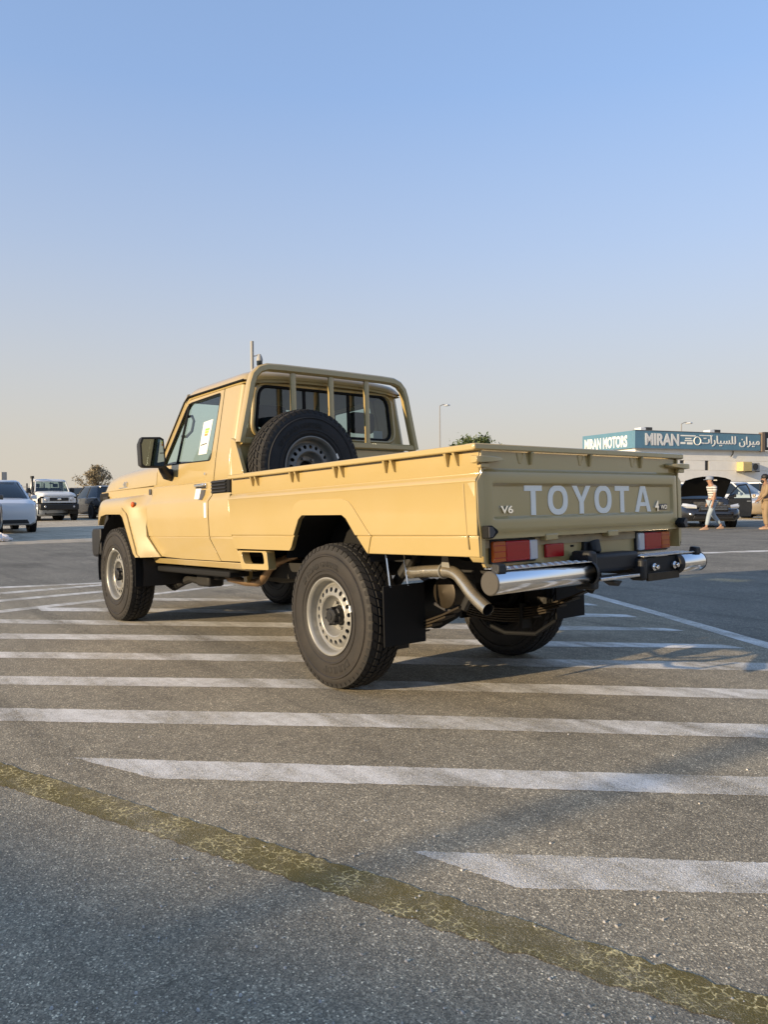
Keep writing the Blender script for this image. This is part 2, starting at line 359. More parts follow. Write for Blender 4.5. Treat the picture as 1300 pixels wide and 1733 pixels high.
# ================================================================== SETTING
mb = MB()
GX = [-400, -60, -12, -4, 2, 8, 16, 30, 80, 600]; GY = [-600, -90, -40, -20, -10, -2, 6, 14, 60, 400]
mb.grid(GX, GY, lambda x, y: (x, y, 0))
tag(build('road_asphalt', mb, 'asphalt', recalc=False), 'speckled dark grey asphalt yard', kind='structure')
# dusty parking lot beyond the sandy seam on the left
def ground_sheet(name, pts, mat, z, label=None, kind='structure', sub=0, jit=0.):
    m = MB(); m.add([(x, y, z) for x, y in pts], [tuple(range(len(pts)))])
    o = build(name, m, mat, recalc=False)
    return tag(o, label, kind=kind)
def gp(u, v): p = ray_ground(u, v); return (p.x, p.y)
A = [gp(-420, 932), gp(0, 922), gp(160, 915)]
ax, ay = A[2][0]-A[0][0], A[2][1]-A[0][1]
far = (A[2][0]+ax*6, A[2][1]+ay*6)
ground_sheet('parking_lot', [A[0], far, (far[0]+120, far[1]-20), (A[0][0]+140, A[0][1]+30)], 'lot', .004, 'pale dusty parking lot beyond the sandy seam')
LN = [(-420, 1011), (0, 994), (180, 986), (420, 984), (700, 984), (960, 996), (1300, 1091), (1700, 1208), (2100, 1000), (1700, 895), (1300, 880), (900, 874), (500, 880), (160, 917), (0, 923), (-420, 933)]
ground_sheet('road_lane', [gp(*q) for q in LN], 'lane', .0006, 'darker smoother asphalt lane beyond the hatched stripes')
def strip(pts_top, pts_bot, mat, z, name='road_marking', label=None, parent=None, jit=.0045, world=False):
    """painted band between two traced edges, resampled with slightly ragged borders"""
    def res(P, n):
        Q = [Vector((*(p if world else gp(*p)), 0)) for p in P]; L = [0]
        for a, b in zip(Q, Q[1:]): L.append(L[-1]+(b-a).length)
        out = []
        for k in range(n):
            s = L[-1]*k/(n-1)
            for i in range(len(Q)-1):
                if s <= L[i+1]+1e-9:
                    t = (s-L[i])/max(1e-9, L[i+1]-L[i]); out.append(Q[i].lerp(Q[i+1], t)); break
        return out
    n = 170; a, b = res(pts_top, n), res(pts_bot, n); m = MB(); v = []
    for p, q in zip(a, b):
        e = (q-p).normalized() if (q-p).length > 1e-6 else Vector((0, 0, 0))
        p2 = p+e*random.uniform(-jit, jit); q2 = q+e*random.uniform(-jit, jit)
        v += [(p2.x, p2.y, z), (q2.x, q2.y, z)]
    m.add(v, [(2*i, 2*i+1, 2*i+3, 2*i+2) for i in range(n-1)])
    o = build(name, m, mat, parent, recalc=False); tag(o, label, kind=None if parent else 'structure')
    return o
def ext(p, q, k):   # run an edge on beyond the frame (in photo units)
    return (q[0]+(q[0]-p[0])*k, q[1]+(q[1]-p[1])*k)
W = 'white_line'; ZL = .0010
LAB = 'worn white hatching stripe painted on the asphalt'
S = [
 ([(697, 1440), (1300, 1460), (1700, 1474)], [(698, 1441), (880, 1503), (1300, 1512), (1700, 1522)]),
 ([(125, 1282), (650, 1297), (1300, 1315), (1700, 1327)], [(126, 1282.5), (258, 1317), (650, 1327), (1300, 1347), (1700, 1361)]),
 ([(-300, 1194), (0, 1198), (650, 1209), (1300, 1226), (1700, 1238)], [(-300, 1215), (0, 1220), (650, 1231), (1300, 1249), (1700, 1263)]),
 ([(-300, 1142), (0, 1144), (500, 1149), (930, 1158), (1300, 1167), (1700, 1178)], [(-300, 1155), (0, 1158), (500, 1164), (930, 1173), (1300, 1183), (1700, 1196)]),
 ([(-300, 1101), (0, 1103), (500, 1108), (900, 1115), (1300, 1122), (1600, 1128)], [(-300, 1110), (0, 1113), (450, 1119), (900, 1128), (1300, 1135), (1600, 1142)]),
 ([(-300, 1069), (0, 1072), (500, 1077), (930, 1085), (1225, 1091), (1262, 1097)], [(-300, 1077), (0, 1081), (500, 1086), (930, 1094), (1261, 1097.4)]),
 ([(-200, 1045), (0, 1048), (300, 1051), (500, 1054), (960, 1059), (1125, 1063), (1158, 1067)], [(-200, 1051), (0, 1054.5), (500, 1062), (960, 1066), (1157, 1067.3)]),
 ([(62, 1028), (300, 1030), (490, 1033), (985, 1038), (1060, 1040), (1078, 1044)], [(70, 1034), (300, 1036), (490, 1039), (985, 1044), (1077, 1044.3)]),
 ([(250, 1012), (440, 1013.5), (990, 1020), (1012, 1024)], [(235, 1016), (440, 1018.5), (985, 1024.5), (1011, 1024.5)]),
 ([(-250, 1003), (0, 993), (180, 985.2)], [(-250, 1006), (0, 995.5), (180, 987.2)]),
 ([(-250, 1022), (0, 1002.5), (175, 988.5)], [(-250, 1026), (0, 1006), (175, 990.8)]),
 ([(-250, 1040), (0, 1015), (178, 999)], [(-250, 1044), (0, 1018.5), (178, 1002)]),
 ([(-250, 1060), (0, 1032.5), (185, 1012.5), (258, 1004), (395, 988)], [(-250, 1066), (0, 1037), (185, 1016), (258, 1007), (395, 990.5)]),
 ([(970, 996), (1100, 1031), (1300, 1087), (1600, 1172)], [(970, 1001.5), (1100, 1037.5), (1300, 1098), (1600, 1189)]),
 ([(1160, 935.6), (1300, 931), (1600, 921)], [(1160, 937.8), (1300, 933.4), (1600, 923.4)]),
]
for i, (a, b) in enumerate(S):
    strip(a, b, W, ZL+.0003*(i % 3), label=LAB, name='road_marking')
strip([(-300, 1208), (0, 1291), (650, 1486), (1300, 1690), (1500, 1754)], [(-300, 1240), (0, 1328), (650, 1540), (1300, 1752), (1500, 1822)], 'yellow_line', .0024, name='yellow_road_marking',
      label='olive yellow line with cracked paint crossing the foreground asphalt', jit=.012)
# low sandy ridge that edges the lot
sx = []
mb = MB(); P = [Vector((*gp(u, v), 0)) for u, v in ((-400, 930), (0, 921), (160, 914.5))]
P.append(P[-1]+(P[-1]-P[0])*.5)
secs = []
for i in range(len(P)-1):
    for k in range(12):
        c = P[i].lerp(P[i+1], k/12); t = (P[i+1]-P[i]).normalized(); n_ = Vector((-t.y, t.x, 0)); h = random.uniform(.02, .05)
        ww = random.uniform(.28, .48)
        secs.append([c-n_*ww+Vector((0, 0, -.01)), c-n_*.15+Vector((0, 0, h)), c+n_*.15+Vector((0, 0, h*.9)), c+n_*ww+Vector((0, 0, -.01))])
mb.loft(secs, cap=False, closed=False)
tag(build('sand_ridge', mb, 'sand', recalc=False, ang=60), 'low sandy ridge edging the parking lot', kind='structure')

# loose grit and small pale stones on the near asphalt
mb = MB(); rg = random.Random(11)
for k in range(420):
    u, v = rg.uniform(-100, 1400), 1180+620*rg.random()**.8
    p = ray_ground(u, v); r_ = rg.choice((.0015, .002, .0025, .003, .0045)); n = 6; a0 = rg.uniform(0, 6)
    ring = [(p.x+r_*rg.uniform(.7, 1.2)*math.cos(a0+2*PI*i/n), p.y+r_*rg.uniform(.7, 1.2)*math.sin(a0+2*PI*i/n), .0006) for i in range(n)]
    top = [(p.x+(x-p.x)*.6, p.y+(y-p.y)*.6, r_*rg.uniform(.8, 1.3)) for x, y, z in ring]
    mb.loft([ring, top])
M['grit'] = plain('pale_grit', (.45, .43, .40), .9, var=.4, scale=60.)
tag(build('grit', mb, 'grit'), 'loose pale grit scattered over the near asphalt', 'grit', kind='stuff')

# ================================================================== PICKUP TRUCK
truck = empty('pickup_truck', (0, 0, 0), 0, 'sand beige single cab pickup with spare wheel in its cargo bed', 'pickup truck')
def part(name, mb, mat, parent=None, tilt=None, **k):
    p = parent if parent else truck
    return build(name, mb, mat, p, tilt=(p is truck) if tilt is None else tilt, **k)
def ppart(name, outer, fn, thick, mat, parent=None, cu=(), cv=(), holes=(), bevel=.003, ang=32):
    p = parent if parent else truck
    return link(name, panel_mesh(name, outer, fn, thick, cu, cv, holes, ang), mat, p, tilt=(p is truck), bevel=bevel)

CABY = [(.50, .772), (.571, .795), (.739, .829), (.745, .824), (.751, .830), (1.00, .834), (1.05, .815), (1.143, .810), (1.150, .801), (1.158, .803), (1.29, .793), (1.83, .690), (1.90, .676)]
CABZ = [.571, .65, .739, .745, .751, .85, 1.0, 1.02, 1.05, 1.143, 1.150, 1.158, 1.29, 1.45, 1.6, 1.75]
caby = lambda z: interp(z, CABY)
def side(yf, s): return lambda x, z, dp: (x, s*(yf(x, z)-dp), z)
def cab(s): return side(lambda x, z: caby(z), s)
DOOR = [(2.53, 1.157), (2.46, 1.284), (2.425, 1.335), (2.095, 1.800), (2.04, 1.832), (1.434, 1.828), (1.413, 1.276), (1.430, 1.155), (1.433, 1.045), (1.468, 1.004), (1.474, .894),
        (1.465, .737), (1.357, .575), (2.032, .575), (2.405, .584), (2.465, .626), (2.595, .752), (2.629, .83), (2.617, 1.008), (2.543, 1.06)]
WIN = [(2.375, 1.318), (2.045, 1.785), (1.478, 1.792), (1.490, 1.297)]
BPAN = [(1.425, 1.838), (1.404, 1.276), (1.421, 1.155), (1.424, 1.041), (1.459, 1.0), (1.465, .894), (1.456, .739), (1.350, .575), (1.040, .578), (1.110, .722), (1.137, .864), (1.144, 1.0), (1.150, 1.045), (1.190, 1.05), (1.190, 1.838)]
for s in (1, -1):
    # door
    door = ppart('door', rounded(DOOR, [.0, .02, .03, .06, .05, .03]+[0]*14), cab(s), .035, 'paint', cv=CABZ, holes=[rounded(WIN, [.03, .06, .035, .03])], bevel=.003)
    seal = MB(); W2 = rounded(WIN, [.03, .06, .035, .03], 6)
    seal.tube([(x, s*(caby(z)-.006), z) for x, z in W2], .008, 6, closed=True); part('window_seal', seal, 'rubber', door)
    gl = MB(); gl.add([(x, s*(caby(z)-.016), z) for x, z in W2], [tuple(range(len(W2)))]); part('window_glass', gl, 'glass', door, recalc=False)
    dv = MB(); dv.tube([(2.105, s*(caby(1.31)-.008), 1.30), (2.035, s*(caby(1.785)-.008), 1.785)], .010, 6); part('window_divider', dv, 'rubber', door)
    # black seam backing so the panel gaps read dark
    jm = MB(); jm.prism([(2.70, .56), (2.70, 1.16), (2.50, 1.30), (1.15, 1.28), (1.15, .56)], lambda x, z, q: (x, s*(q), z), .745, .765)
    part('dark_seam_backing', jm, 'under')
    # handle, key cap
    h = MB(); h.box(1.516, 1.680, s*.812, s*.824, 1.098, 1.135); hd = part('door_handle_recess', h, 'chrome', door, bevel=.004)
    h = MB(); h.box(1.520, 1.676, s*.824, s*.842, 1.112, 1.134); part('door_handle', h, 'chrome', door, bevel=.006)
    h = MB(); h.box(1.522, 1.674, s*.8235, s*.828, 1.100, 1.1115); part('handle_painted_shadow', h, 'black', door)  # solid black strip that paints in the shadow beneath the grip
    h = MB(); h.cyl(.010, .79, .812, lambda a, b, c: (1.552+a, s*c, 1.205+b)); part('key_lock', h, 'chrome', door)
    # rear quarter of the cab with its rounded rear corner
    bp = ppart('cab_quarter_panel', BPAN, cab(s), .03, 'paint', cv=CABZ)
    cz = MB(); rows = []
    for z in [.95, 1.0, 1.02, 1.05, 1.145, 1.158, 1.29, 1.45, 1.6, 1.75, 1.845]:
        y = caby(z); rows.append([(1.190-.05*math.sin(t), s*(y-.05+.05*math.cos(t)), z) for t in [PI/2*k/6 for k in range(7)]])
    cz.loft(rows, cap=False, closed=False); part('cab_corner', cz, 'paint', bp, ang=60)
    # louvred vent
    vt = MB(); vt.box(1.152, 1.438, s*.79, s*.818, 1.052, 1.146); vent = part('side_vent', vt, 'rubber', bevel=.006)
    for k in range(4):
        sl = MB(); z = 1.066+k*.0225; sl.hexa([(1.20, s*.815, z), (1.425, s*.815, z), (1.425, s*.815, z+.012), (1.20, s*.815, z+.012)], [(1.20, s*.829, z-.004), (1.425, s*.829, z-.004), (1.425, s*.826, z+.004), (1.20, s*.826, z+.004)])
        part('slat', sl, 'black', vent)
    # sill and its black step
    sl = MB(); sl.hexa([(1.045, s*.72, .522), (2.66, s*.72, .522), (2.66, s*.72, .569), (1.045, s*.72, .569)], [(1.045, s*.772, .522), (2.66, s*.772, .522), (2.66, s*.797, .569), (1.045, s*.797, .569)])
    part('sill', sl, 'paint', bevel=.006)
    st = MB(); st.box(1.30, 2.84, s*.60, s*.765, .455, .500); part('side_step', st, 'rubber', bevel=.012)
    for x in (1.5, 2.2):
        st = MB(); st.box(x, x+.05, s*.42, s*.68, .46, .515); part('step_bracket', st, 'under')
# notes hung on and taped to the driver's door
nb = MB(); nb.hexa([(1.535, .846, 1.096), (1.625, .846, 1.099), (1.650, .850, 1.025), (1.565, .853, 1.020)], [(1.535, .848, 1.096), (1.625, .848, 1.099), (1.650, .852, 1.025), (1.565, .855, 1.020)])
part('hang_tag', nb, 'paper')
nb = MB(); nb.box(1.492, 1.532, .8335, .8355, .885, .993); part('taped_label', nb, 'paper')
# energy sticker on the driver's window
def onwin(x, z, o=.0): return (x, caby(z)-.016+.002+o, z)
def quadwin(p, o):
    return MB().add([onwin(x, z, o) for x, z in p], [(0, 1, 2, 3)])
stk = part('window_sticker', quadwin([(1.735, 1.605), (1.580, 1.612), (1.605, 1.358), (1.745, 1.358)], 0), 'paper', recalc=False)
for k, (mname, z0) in enumerate((('lab_g', 1.535), ('lab_y', 1.515), ('lab_o', 1.495))):
    part('sticker_bar', quadwin([(1.685, z0+.016), (1.615+k*.01, z0+.016), (1.617+k*.01, z0), (1.687, z0)], .0015), mname, stk, recalc=False)
part('sticker_bar', quadwin([(1.725, 1.433), (1.625, 1.440), (1.626, 1.432), (1.725, 1.425)], .0015), 'dark_grey', stk, recalc=False)

# roof with drip gutter
YS = [-.705, -.700, -.690, -.665, -.62, -.55, -.4, -.2, 0, .2, .4, .55, .62, .665, .690, .700, .705]
def roofz(y, x):
    z = interp(abs(y), [(0, 1.940), (.2, 1.938), (.4, 1.932), (.55, 1.921), (.62, 1.910), (.665, 1.893), (.690, 1.868), (.700, 1.850), (.705, 1.836)])
    k = interp(x, [(1.105, .075), (1.115, .04), (1.14, .018), (1.19, .004), (1.26, 0), (1.95, 0), (2.05, .012), (2.10, .035), (2.14, .075), (2.15, .10)])
    return max(1.832, z-k)
XS = [1.105, 1.11, 1.115, 1.125, 1.14, 1.16, 1.19, 1.26, 1.5, 1.75, 1.95, 2.0, 2.05, 2.08, 2.10, 2.12, 2.14, 2.15]
mb = MB(); tp_x = lambda x: 1-.05*sstep(2.02, 2.15, x)
mb.grid(XS, YS, lambda x, y: (x, y*tp_x(x), roofz(y, x))); mb.grid(XS, YS, lambda x, y: (x, y*tp_x(x)*.99, roofz(y, x)-.022))
part('roof', mb, 'paint', ang=50, recalc=False)
mb = MB(); mb.add([(1.12, -.68, 1.83), (2.12, -.68, 1.81), (2.12, .68, 1.81), (1.12, .68, 1.83)], [(0, 1, 2, 3)]); part('headlining', mb, 'headlining', recalc=False)
for s in (1, -1):
    mb = MB(); mb.tube([(1.13, s*.703, 1.834), (2.04, s*.703, 1.838), (2.10, s*.708, 1.80), (2.43, s*.792, 1.335)], .007, 6); part('drip_seal', mb, 'rubber')
    mb = MB(); mb.tube([(2.06, s*.672, 1.845), (2.13, s*.672, 1.80), (2.47, s*.762, 1.335)], [.03, .028, .03], 8); part('windscreen_pillar', mb, 'paint')
# rear wall, window and seal
RW = [(-.742, .95), (.742, .95), (.765, 1.0), (.743, 1.29), (.641, 1.83), (.62, 1.86), (-.62, 1.86), (-.641, 1.83), (-.743, 1.29), (-.765, 1.0)]
RWIN = rounded([(-.612, 1.462), (.612, 1.462), (.575, 1.806), (-.575, 1.806)], .085, 6)
rear = lambda x0: (lambda y, z, dp: (x0+dp, y, z))
rw = ppart('cab_rear_wall', RW, rear(1.140), .03, 'paint', holes=[RWIN], bevel=.004)
fr = MB(); fr.tube([(1.138, y*1.06, 1.634+(z-1.634)*1.10) for y, z in RWIN], .014, 8, closed=True); part('pressed_window_rim', fr, 'paint', rw)
fr = MB(); fr.tube([(1.140, y, z) for y, z in RWIN], .012, 8, closed=True); part('window_seal', fr, 'rubber', rw)
gl = MB(); gl.add([(1.146, y, z) for y, z in RWIN], [tuple(range(len(RWIN)))]); part('rear_window', gl, 'glass_dark', rw, recalc=False)
for y in (.20, -.20):
    gl = MB(); gl.box(1.141, 1.151, y-.012, y+.012, 1.46, 1.806); part('window_divider', gl, 'rubber', rw)
gl = MB(); gl.add([(1.1475, -.44, 1.475), (1.1475, -.53, 1.475), (1.1475, -.53, 1.535), (1.1475, -.44, 1.535)], [(0, 1, 2, 3)]); part('window_sticker', gl, 'paper', rw, recalc=False)
# windscreen
mb = MB(); mb.add([(2.135, .65, 1.81), (2.135, -.65, 1.81), (2.475, -.74, 1.345), (2.475, .74, 1.345)], [(0, 1, 2, 3)]); part('windscreen', mb, 'glass', recalc=False)
mb = MB(); mb.box(2.42, 2.56, -.77, .77, 1.22, 1.345); part('cowl', mb, 'black', bevel=.01)
# interior
mb = MB(); mb.prism([(2.42, 1.0), (2.05, 1.0), (2.02, 1.22), (2.10, 1.31), (2.42, 1.33)], lambda x, z, q: (x, q, z), -.72, .72); part('dashboard', mb, 'black', bevel=.02)
mb = MB(); mb.box(1.16, 2.42, -.76, .76, .60, .66); part('cab_floor', mb, 'under')
for y, wd in ((.38, .25), (-.30, .38)):
    st = empty('seat'); st.parent = truck; st.matrix_basis = TILT
    c = MB(); c.box(1.42, 1.92, y-wd, y+wd, .80, 1.0); build('seat_cushion', c, 'seat', st, bevel=.05, seg=3)
    c = MB(); c.hexa([(1.40, y-wd, .95), (1.56, y-wd, .95), (1.56, y+wd, .95), (1.40, y+wd, .95)], [(1.27, y-wd*.9, 1.50), (1.37, y-wd*.9, 1.50), (1.37, y+wd*.9, 1.50), (1.27, y+wd*.9, 1.50)])
    build('backrest', c, 'seat', st, bevel=.045, seg=3)
    for yy in ([y] if wd < .3 else [y-.15]):
        c = MB(); c.box(1.27, 1.36, yy-.12, yy+.12, 1.53, 1.70); build('headrest', c, 'seat', st, bevel=.04, seg=3)
mb = MB(); mb.tube([(2.0+.07*math.sin(t)*-1, .38+.19*math.cos(t), 1.30+.175*math.sin(t)) for t in [2*PI*k/28 for k in range(28)]], .014, 8, closed=True)
mb.tube([(2.0, .20, 1.30), (2.03, .38, 1.27), (2.0, .56, 1.30)], .014, 6); mb.tube([(2.02, .38, 1.28), (2.2, .38, 1.18)], .03, 8); part('steering_wheel', mb, 'black')
mb = MB(); mb.tube([(2.16, .66, 1.70), (2.10, .645, 1.70), (2.08, .64, 1.66), (2.10, .65, 1.58), (2.16, .67, 1.54), (2.22, .68, 1.55)], .011, 8); part('grab_handle', mb, 'seat')
mb = MB(); mb.box(2.10, 2.13, -.06, .14, 1.70, 1.76); part('rear_view_mirror', mb, 'black', bevel=.015)

# bonnet, clamshell down to the crease line
def bonnet_sec(x, zc, ze, y1, zb=1.166):
    h = [(0, zc), (.25*y1, zc-.002), (.55*y1, zc-.35*(zc-ze)), (.80*y1, ze+.012), (.90*y1, ze-.012), (.96*y1, ze-.04), (.99*y1, ze-.085), (y1, zb+.004), (y1-.004, zb)]
    return [(x, y, z) for y, z in h[::-1]]+[(x, -y, z) for y, z in h[1:]]
BS = [(2.47, 1.380, 1.352, .805), (2.62, 1.384, 1.356, .80), (2.88, 1.384, 1.352, .792), (3.2, 1.374, 1.345, .782), (3.5, 1.362, 1.335, .772), (3.70, 1.345, 1.318, .765), (3.80, 1.325, 1.300, .758), (3.87, 1.29, 1.268, .750), (3.905, 1.245, 1.232, .742), (3.915, 1.19, 1.185, .738)]
mb = MB(); mb.loft([bonnet_sec(*b) for b in BS], cap=False, closed=False); bonnet = part('bonnet', mb, 'paint', ang=40)
# chrome model script on the bonnet side
me = text_mesh('4.0', .062, .003, .0012, shear=.35)
remap(me, lambda x, y, z: (3.255-x*1.25, .781+z*1+.003, 1.192+y)); link('bonnet_badge', me, 'chrome', bonnet)
mb = MB(); mb.box(3.19, 3.42, .776, .781, 1.182, 1.189); part('bonnet_badge_bar', mb, 'chrome', bonnet)
mb = MB(); mb.box(2.545, 2.700, -.80, -.79, 1.0, 1.0); 

# front wings with wide flared arches
ARCH = [(2.648, .575), (2.700, .607), (2.932, .915), (2.985, .940), (3.345, .947), (3.485, .932), (3.577, .851)]
def wing_y(x, z):
    base = interp(z, [(.55, .80), (.75, .829), (1.0, .832), (1.05, .805), (1.095, .782), (1.166, .778)])
    xa = interp(z, [(.575, 2.648), (.607, 2.700), (.915, 2.932), (1.1, 3.0)])
    wx = 1-sstep(.03, .28, xa-x) if x < xa else 1.
    wz = interp(z, [(.98, 1.), (1.02, .97), (1.06, .84), (1.085, .62), (1.093, .42), (1.099, .10), (1.104, 0)])
    wf = 1-.35*sstep(3.50, 3.70, x)
    return base+(.918-base)*wx*wz*wf
WING = [(2.536, 1.164), (2.549, 1.062), (2.623, 1.010), (2.635, .83), (2.601, .748), (2.471, .622), (2.411, .580)]+ARCH+[(3.69, .851), (3.665, .93), (3.64, 1.03), (3.66, 1.09), (3.88, 1.12), (3.90, 1.164)]
for s in (1, -1):
    cu = [2.45+.035*k for k in range(42)]; cv = [.60+.035*k for k in range(11)]+[.98, 1.0, 1.02, 1.04, 1.06, 1.075, 1.085, 1.093, 1.099, 1.104, 1.12]
    wing = ppart('front_wing', WING, side(wing_y, s), .02, 'paint', cu=cu, cv=cv, bevel=.003, ang=35)
    off = [(2.592, .579), (2.640, .602), (2.872, .948), (2.955, .996), (3.345, 1.003), (3.515, .985), (3.600, .945), (3.640, .851)]
    lip = ARCH[::-1]+off
    ppart('arch_flare', lip, lambda x, z, q: (x, s*(wing_y(x, z)+.012-q), z), .05, 'paint', wing, cu=cu, cv=cv, bevel=.004, ang=35)
    m = MB(); m.lathe([(.001, 0), (.022, 0), (.026, .006), (.024, .014), (.012, .020), (.001, .021)], lambda a, b, c: (2.822+a*1.15, s*(wing_y(2.82, 1.02)-.002+c), 1.018+b), 16); part('side_repeater', m, 'amber', wing)
    m = MB(); m.box(2.580, 2.622, s*.800, s*.812, 1.092, 1.140); part('wing_badge', m, 'dark_grey', wing, bevel=.003)
    m = MB(); 
    rows = []
    for k in range(25):
        t = -.25+ (PI+.5)*k/24; rows.append([(3.16+.57*math.cos(t), s*y, .46+.50*math.sin(t)) for y in (.45, .60, .75, .885)])
    m.loft(rows, cap=False, closed=False); part('wheel_housing', m, 'under')
    m = MB(); m.box(2.60, 3.75, s*.44, s*.46, .50, 1.15); part('inner_wing', m, 'under')
    # head lamp, indicator
    m = MB(); m.lathe([(.001, .03), (.06, .025), (.085, .0), (.092, -.01), (.105, -.012), (.105, -.06)], lambda a, b, c: (3.925+c, s*.545+a, 1.03+b), 28); hl = part('headlamp', m, 'clear')
    m = MB(); m.box(3.70, 3.93, s*.66, s*.79, 1.085, 1.158); part('front_indicator', m, 'rubber', bevel=.015)
# nose
for s in (1, -1):
    m = MB(); m.box(3.67, 3.80, s*.40, s*.80, .58, 1.12); part('inner_nose', m, 'under')
mb = MB(); mb.box(3.80, 3.915, -.745, .745, .86, 1.166); part('nose_panel', mb, 'paint', bevel=.02)
mb = MB(); mb.box(3.91, 3.935, -.415, .415, .955, 1.115); gr = part('grille', mb, 'black', bevel=.012)
for k in range(4):
    m = MB(); m.box(3.933, 3.942, -.40, .40, .972+k*.036, .984+k*.036); part('grille_bar', m, 'dark_grey', gr)
m = MB(); m.lathe([(.001, .012), (.8, .012), (1., .004), (1., -.004)], lambda a, b, c: (3.945+c, a*.085, 1.035+b*.05), 24); part('grille_emblem', m, 'chrome', gr)
FB = [(-.86, .60), (.86, .60), (.86, .82), (-.86, .82)]
mb = MB(); secs = []
for y, x0, x1, zb in ((-.88, 3.66, 3.90, .56), (-.82, 3.66, 4.02, .545), (-.60, 3.80, 4.065, .54), (0, 3.82, 4.08, .54), (.60, 3.80, 4.065, .54), (.82, 3.66, 4.02, .545), (.88, 3.66, 3.90, .56)):
    secs.append([(x0, y, zb+.02), (x1-.03, y, zb), (x1, y, zb+.05), (x1, y, .79), (x1-.03, y, .82), (x0, y, .822)])
mb.loft(secs); fb = part('front_bumper', mb, 'black', bevel=.012, ang=30)
for s in (1, -1):
    m = MB(); m.lathe([(.001, .012), (.038, .010), (.045, 0), (.052, -.01)], lambda a, b, c: (4.06+c, s*.62+a, .70+b), 18); part('fog_lamp', m, 'clear', fb)
# door mirrors
for s in (1, -1):
    mm = MB()
    def mr(px, pz, q): return (px, q, pz)
    # housing: faces rearwards, slightly outward
    def msec(x, k): return [(x, s*(.985+k*a), 1.395+k*b) for a, b in ((-.095, -.115), (.075, -.118), (.098, -.10), (.105, .07), (.085, .118), (-.06, .125), (-.088, .11), (-.10, -.06))]
    mm.loft([msec(2.20, .55), msec(2.185, .80), msec(2.14, .95), msec(2.08, 1.0), msec(2.07, .985)]); mir = part('door_mirror', mm, 'black', ang=40)
    m = MB(); m.add([(2.068, s*(.985+.86*a), 1.395+.86*b) for a, b in ((-.095, -.115), (.075, -.118), (.098, -.10), (.105, .07), (.085, .118), (-.06, .125), (-.088, .11), (-.10, -.06))], [tuple(range(8))]); part('mirror_glass', m, 'mirror', mir, recalc=False)
    m = MB(); m.tube([(2.19, s*.80, 1.235), (2.17, s*.835, 1.235), (2.14, s*.88, 1.275), (2.13, s*.905, 1.32)], [.05, .045, .035, .03], 10); part('mirror_arm', m, 'black', mir)

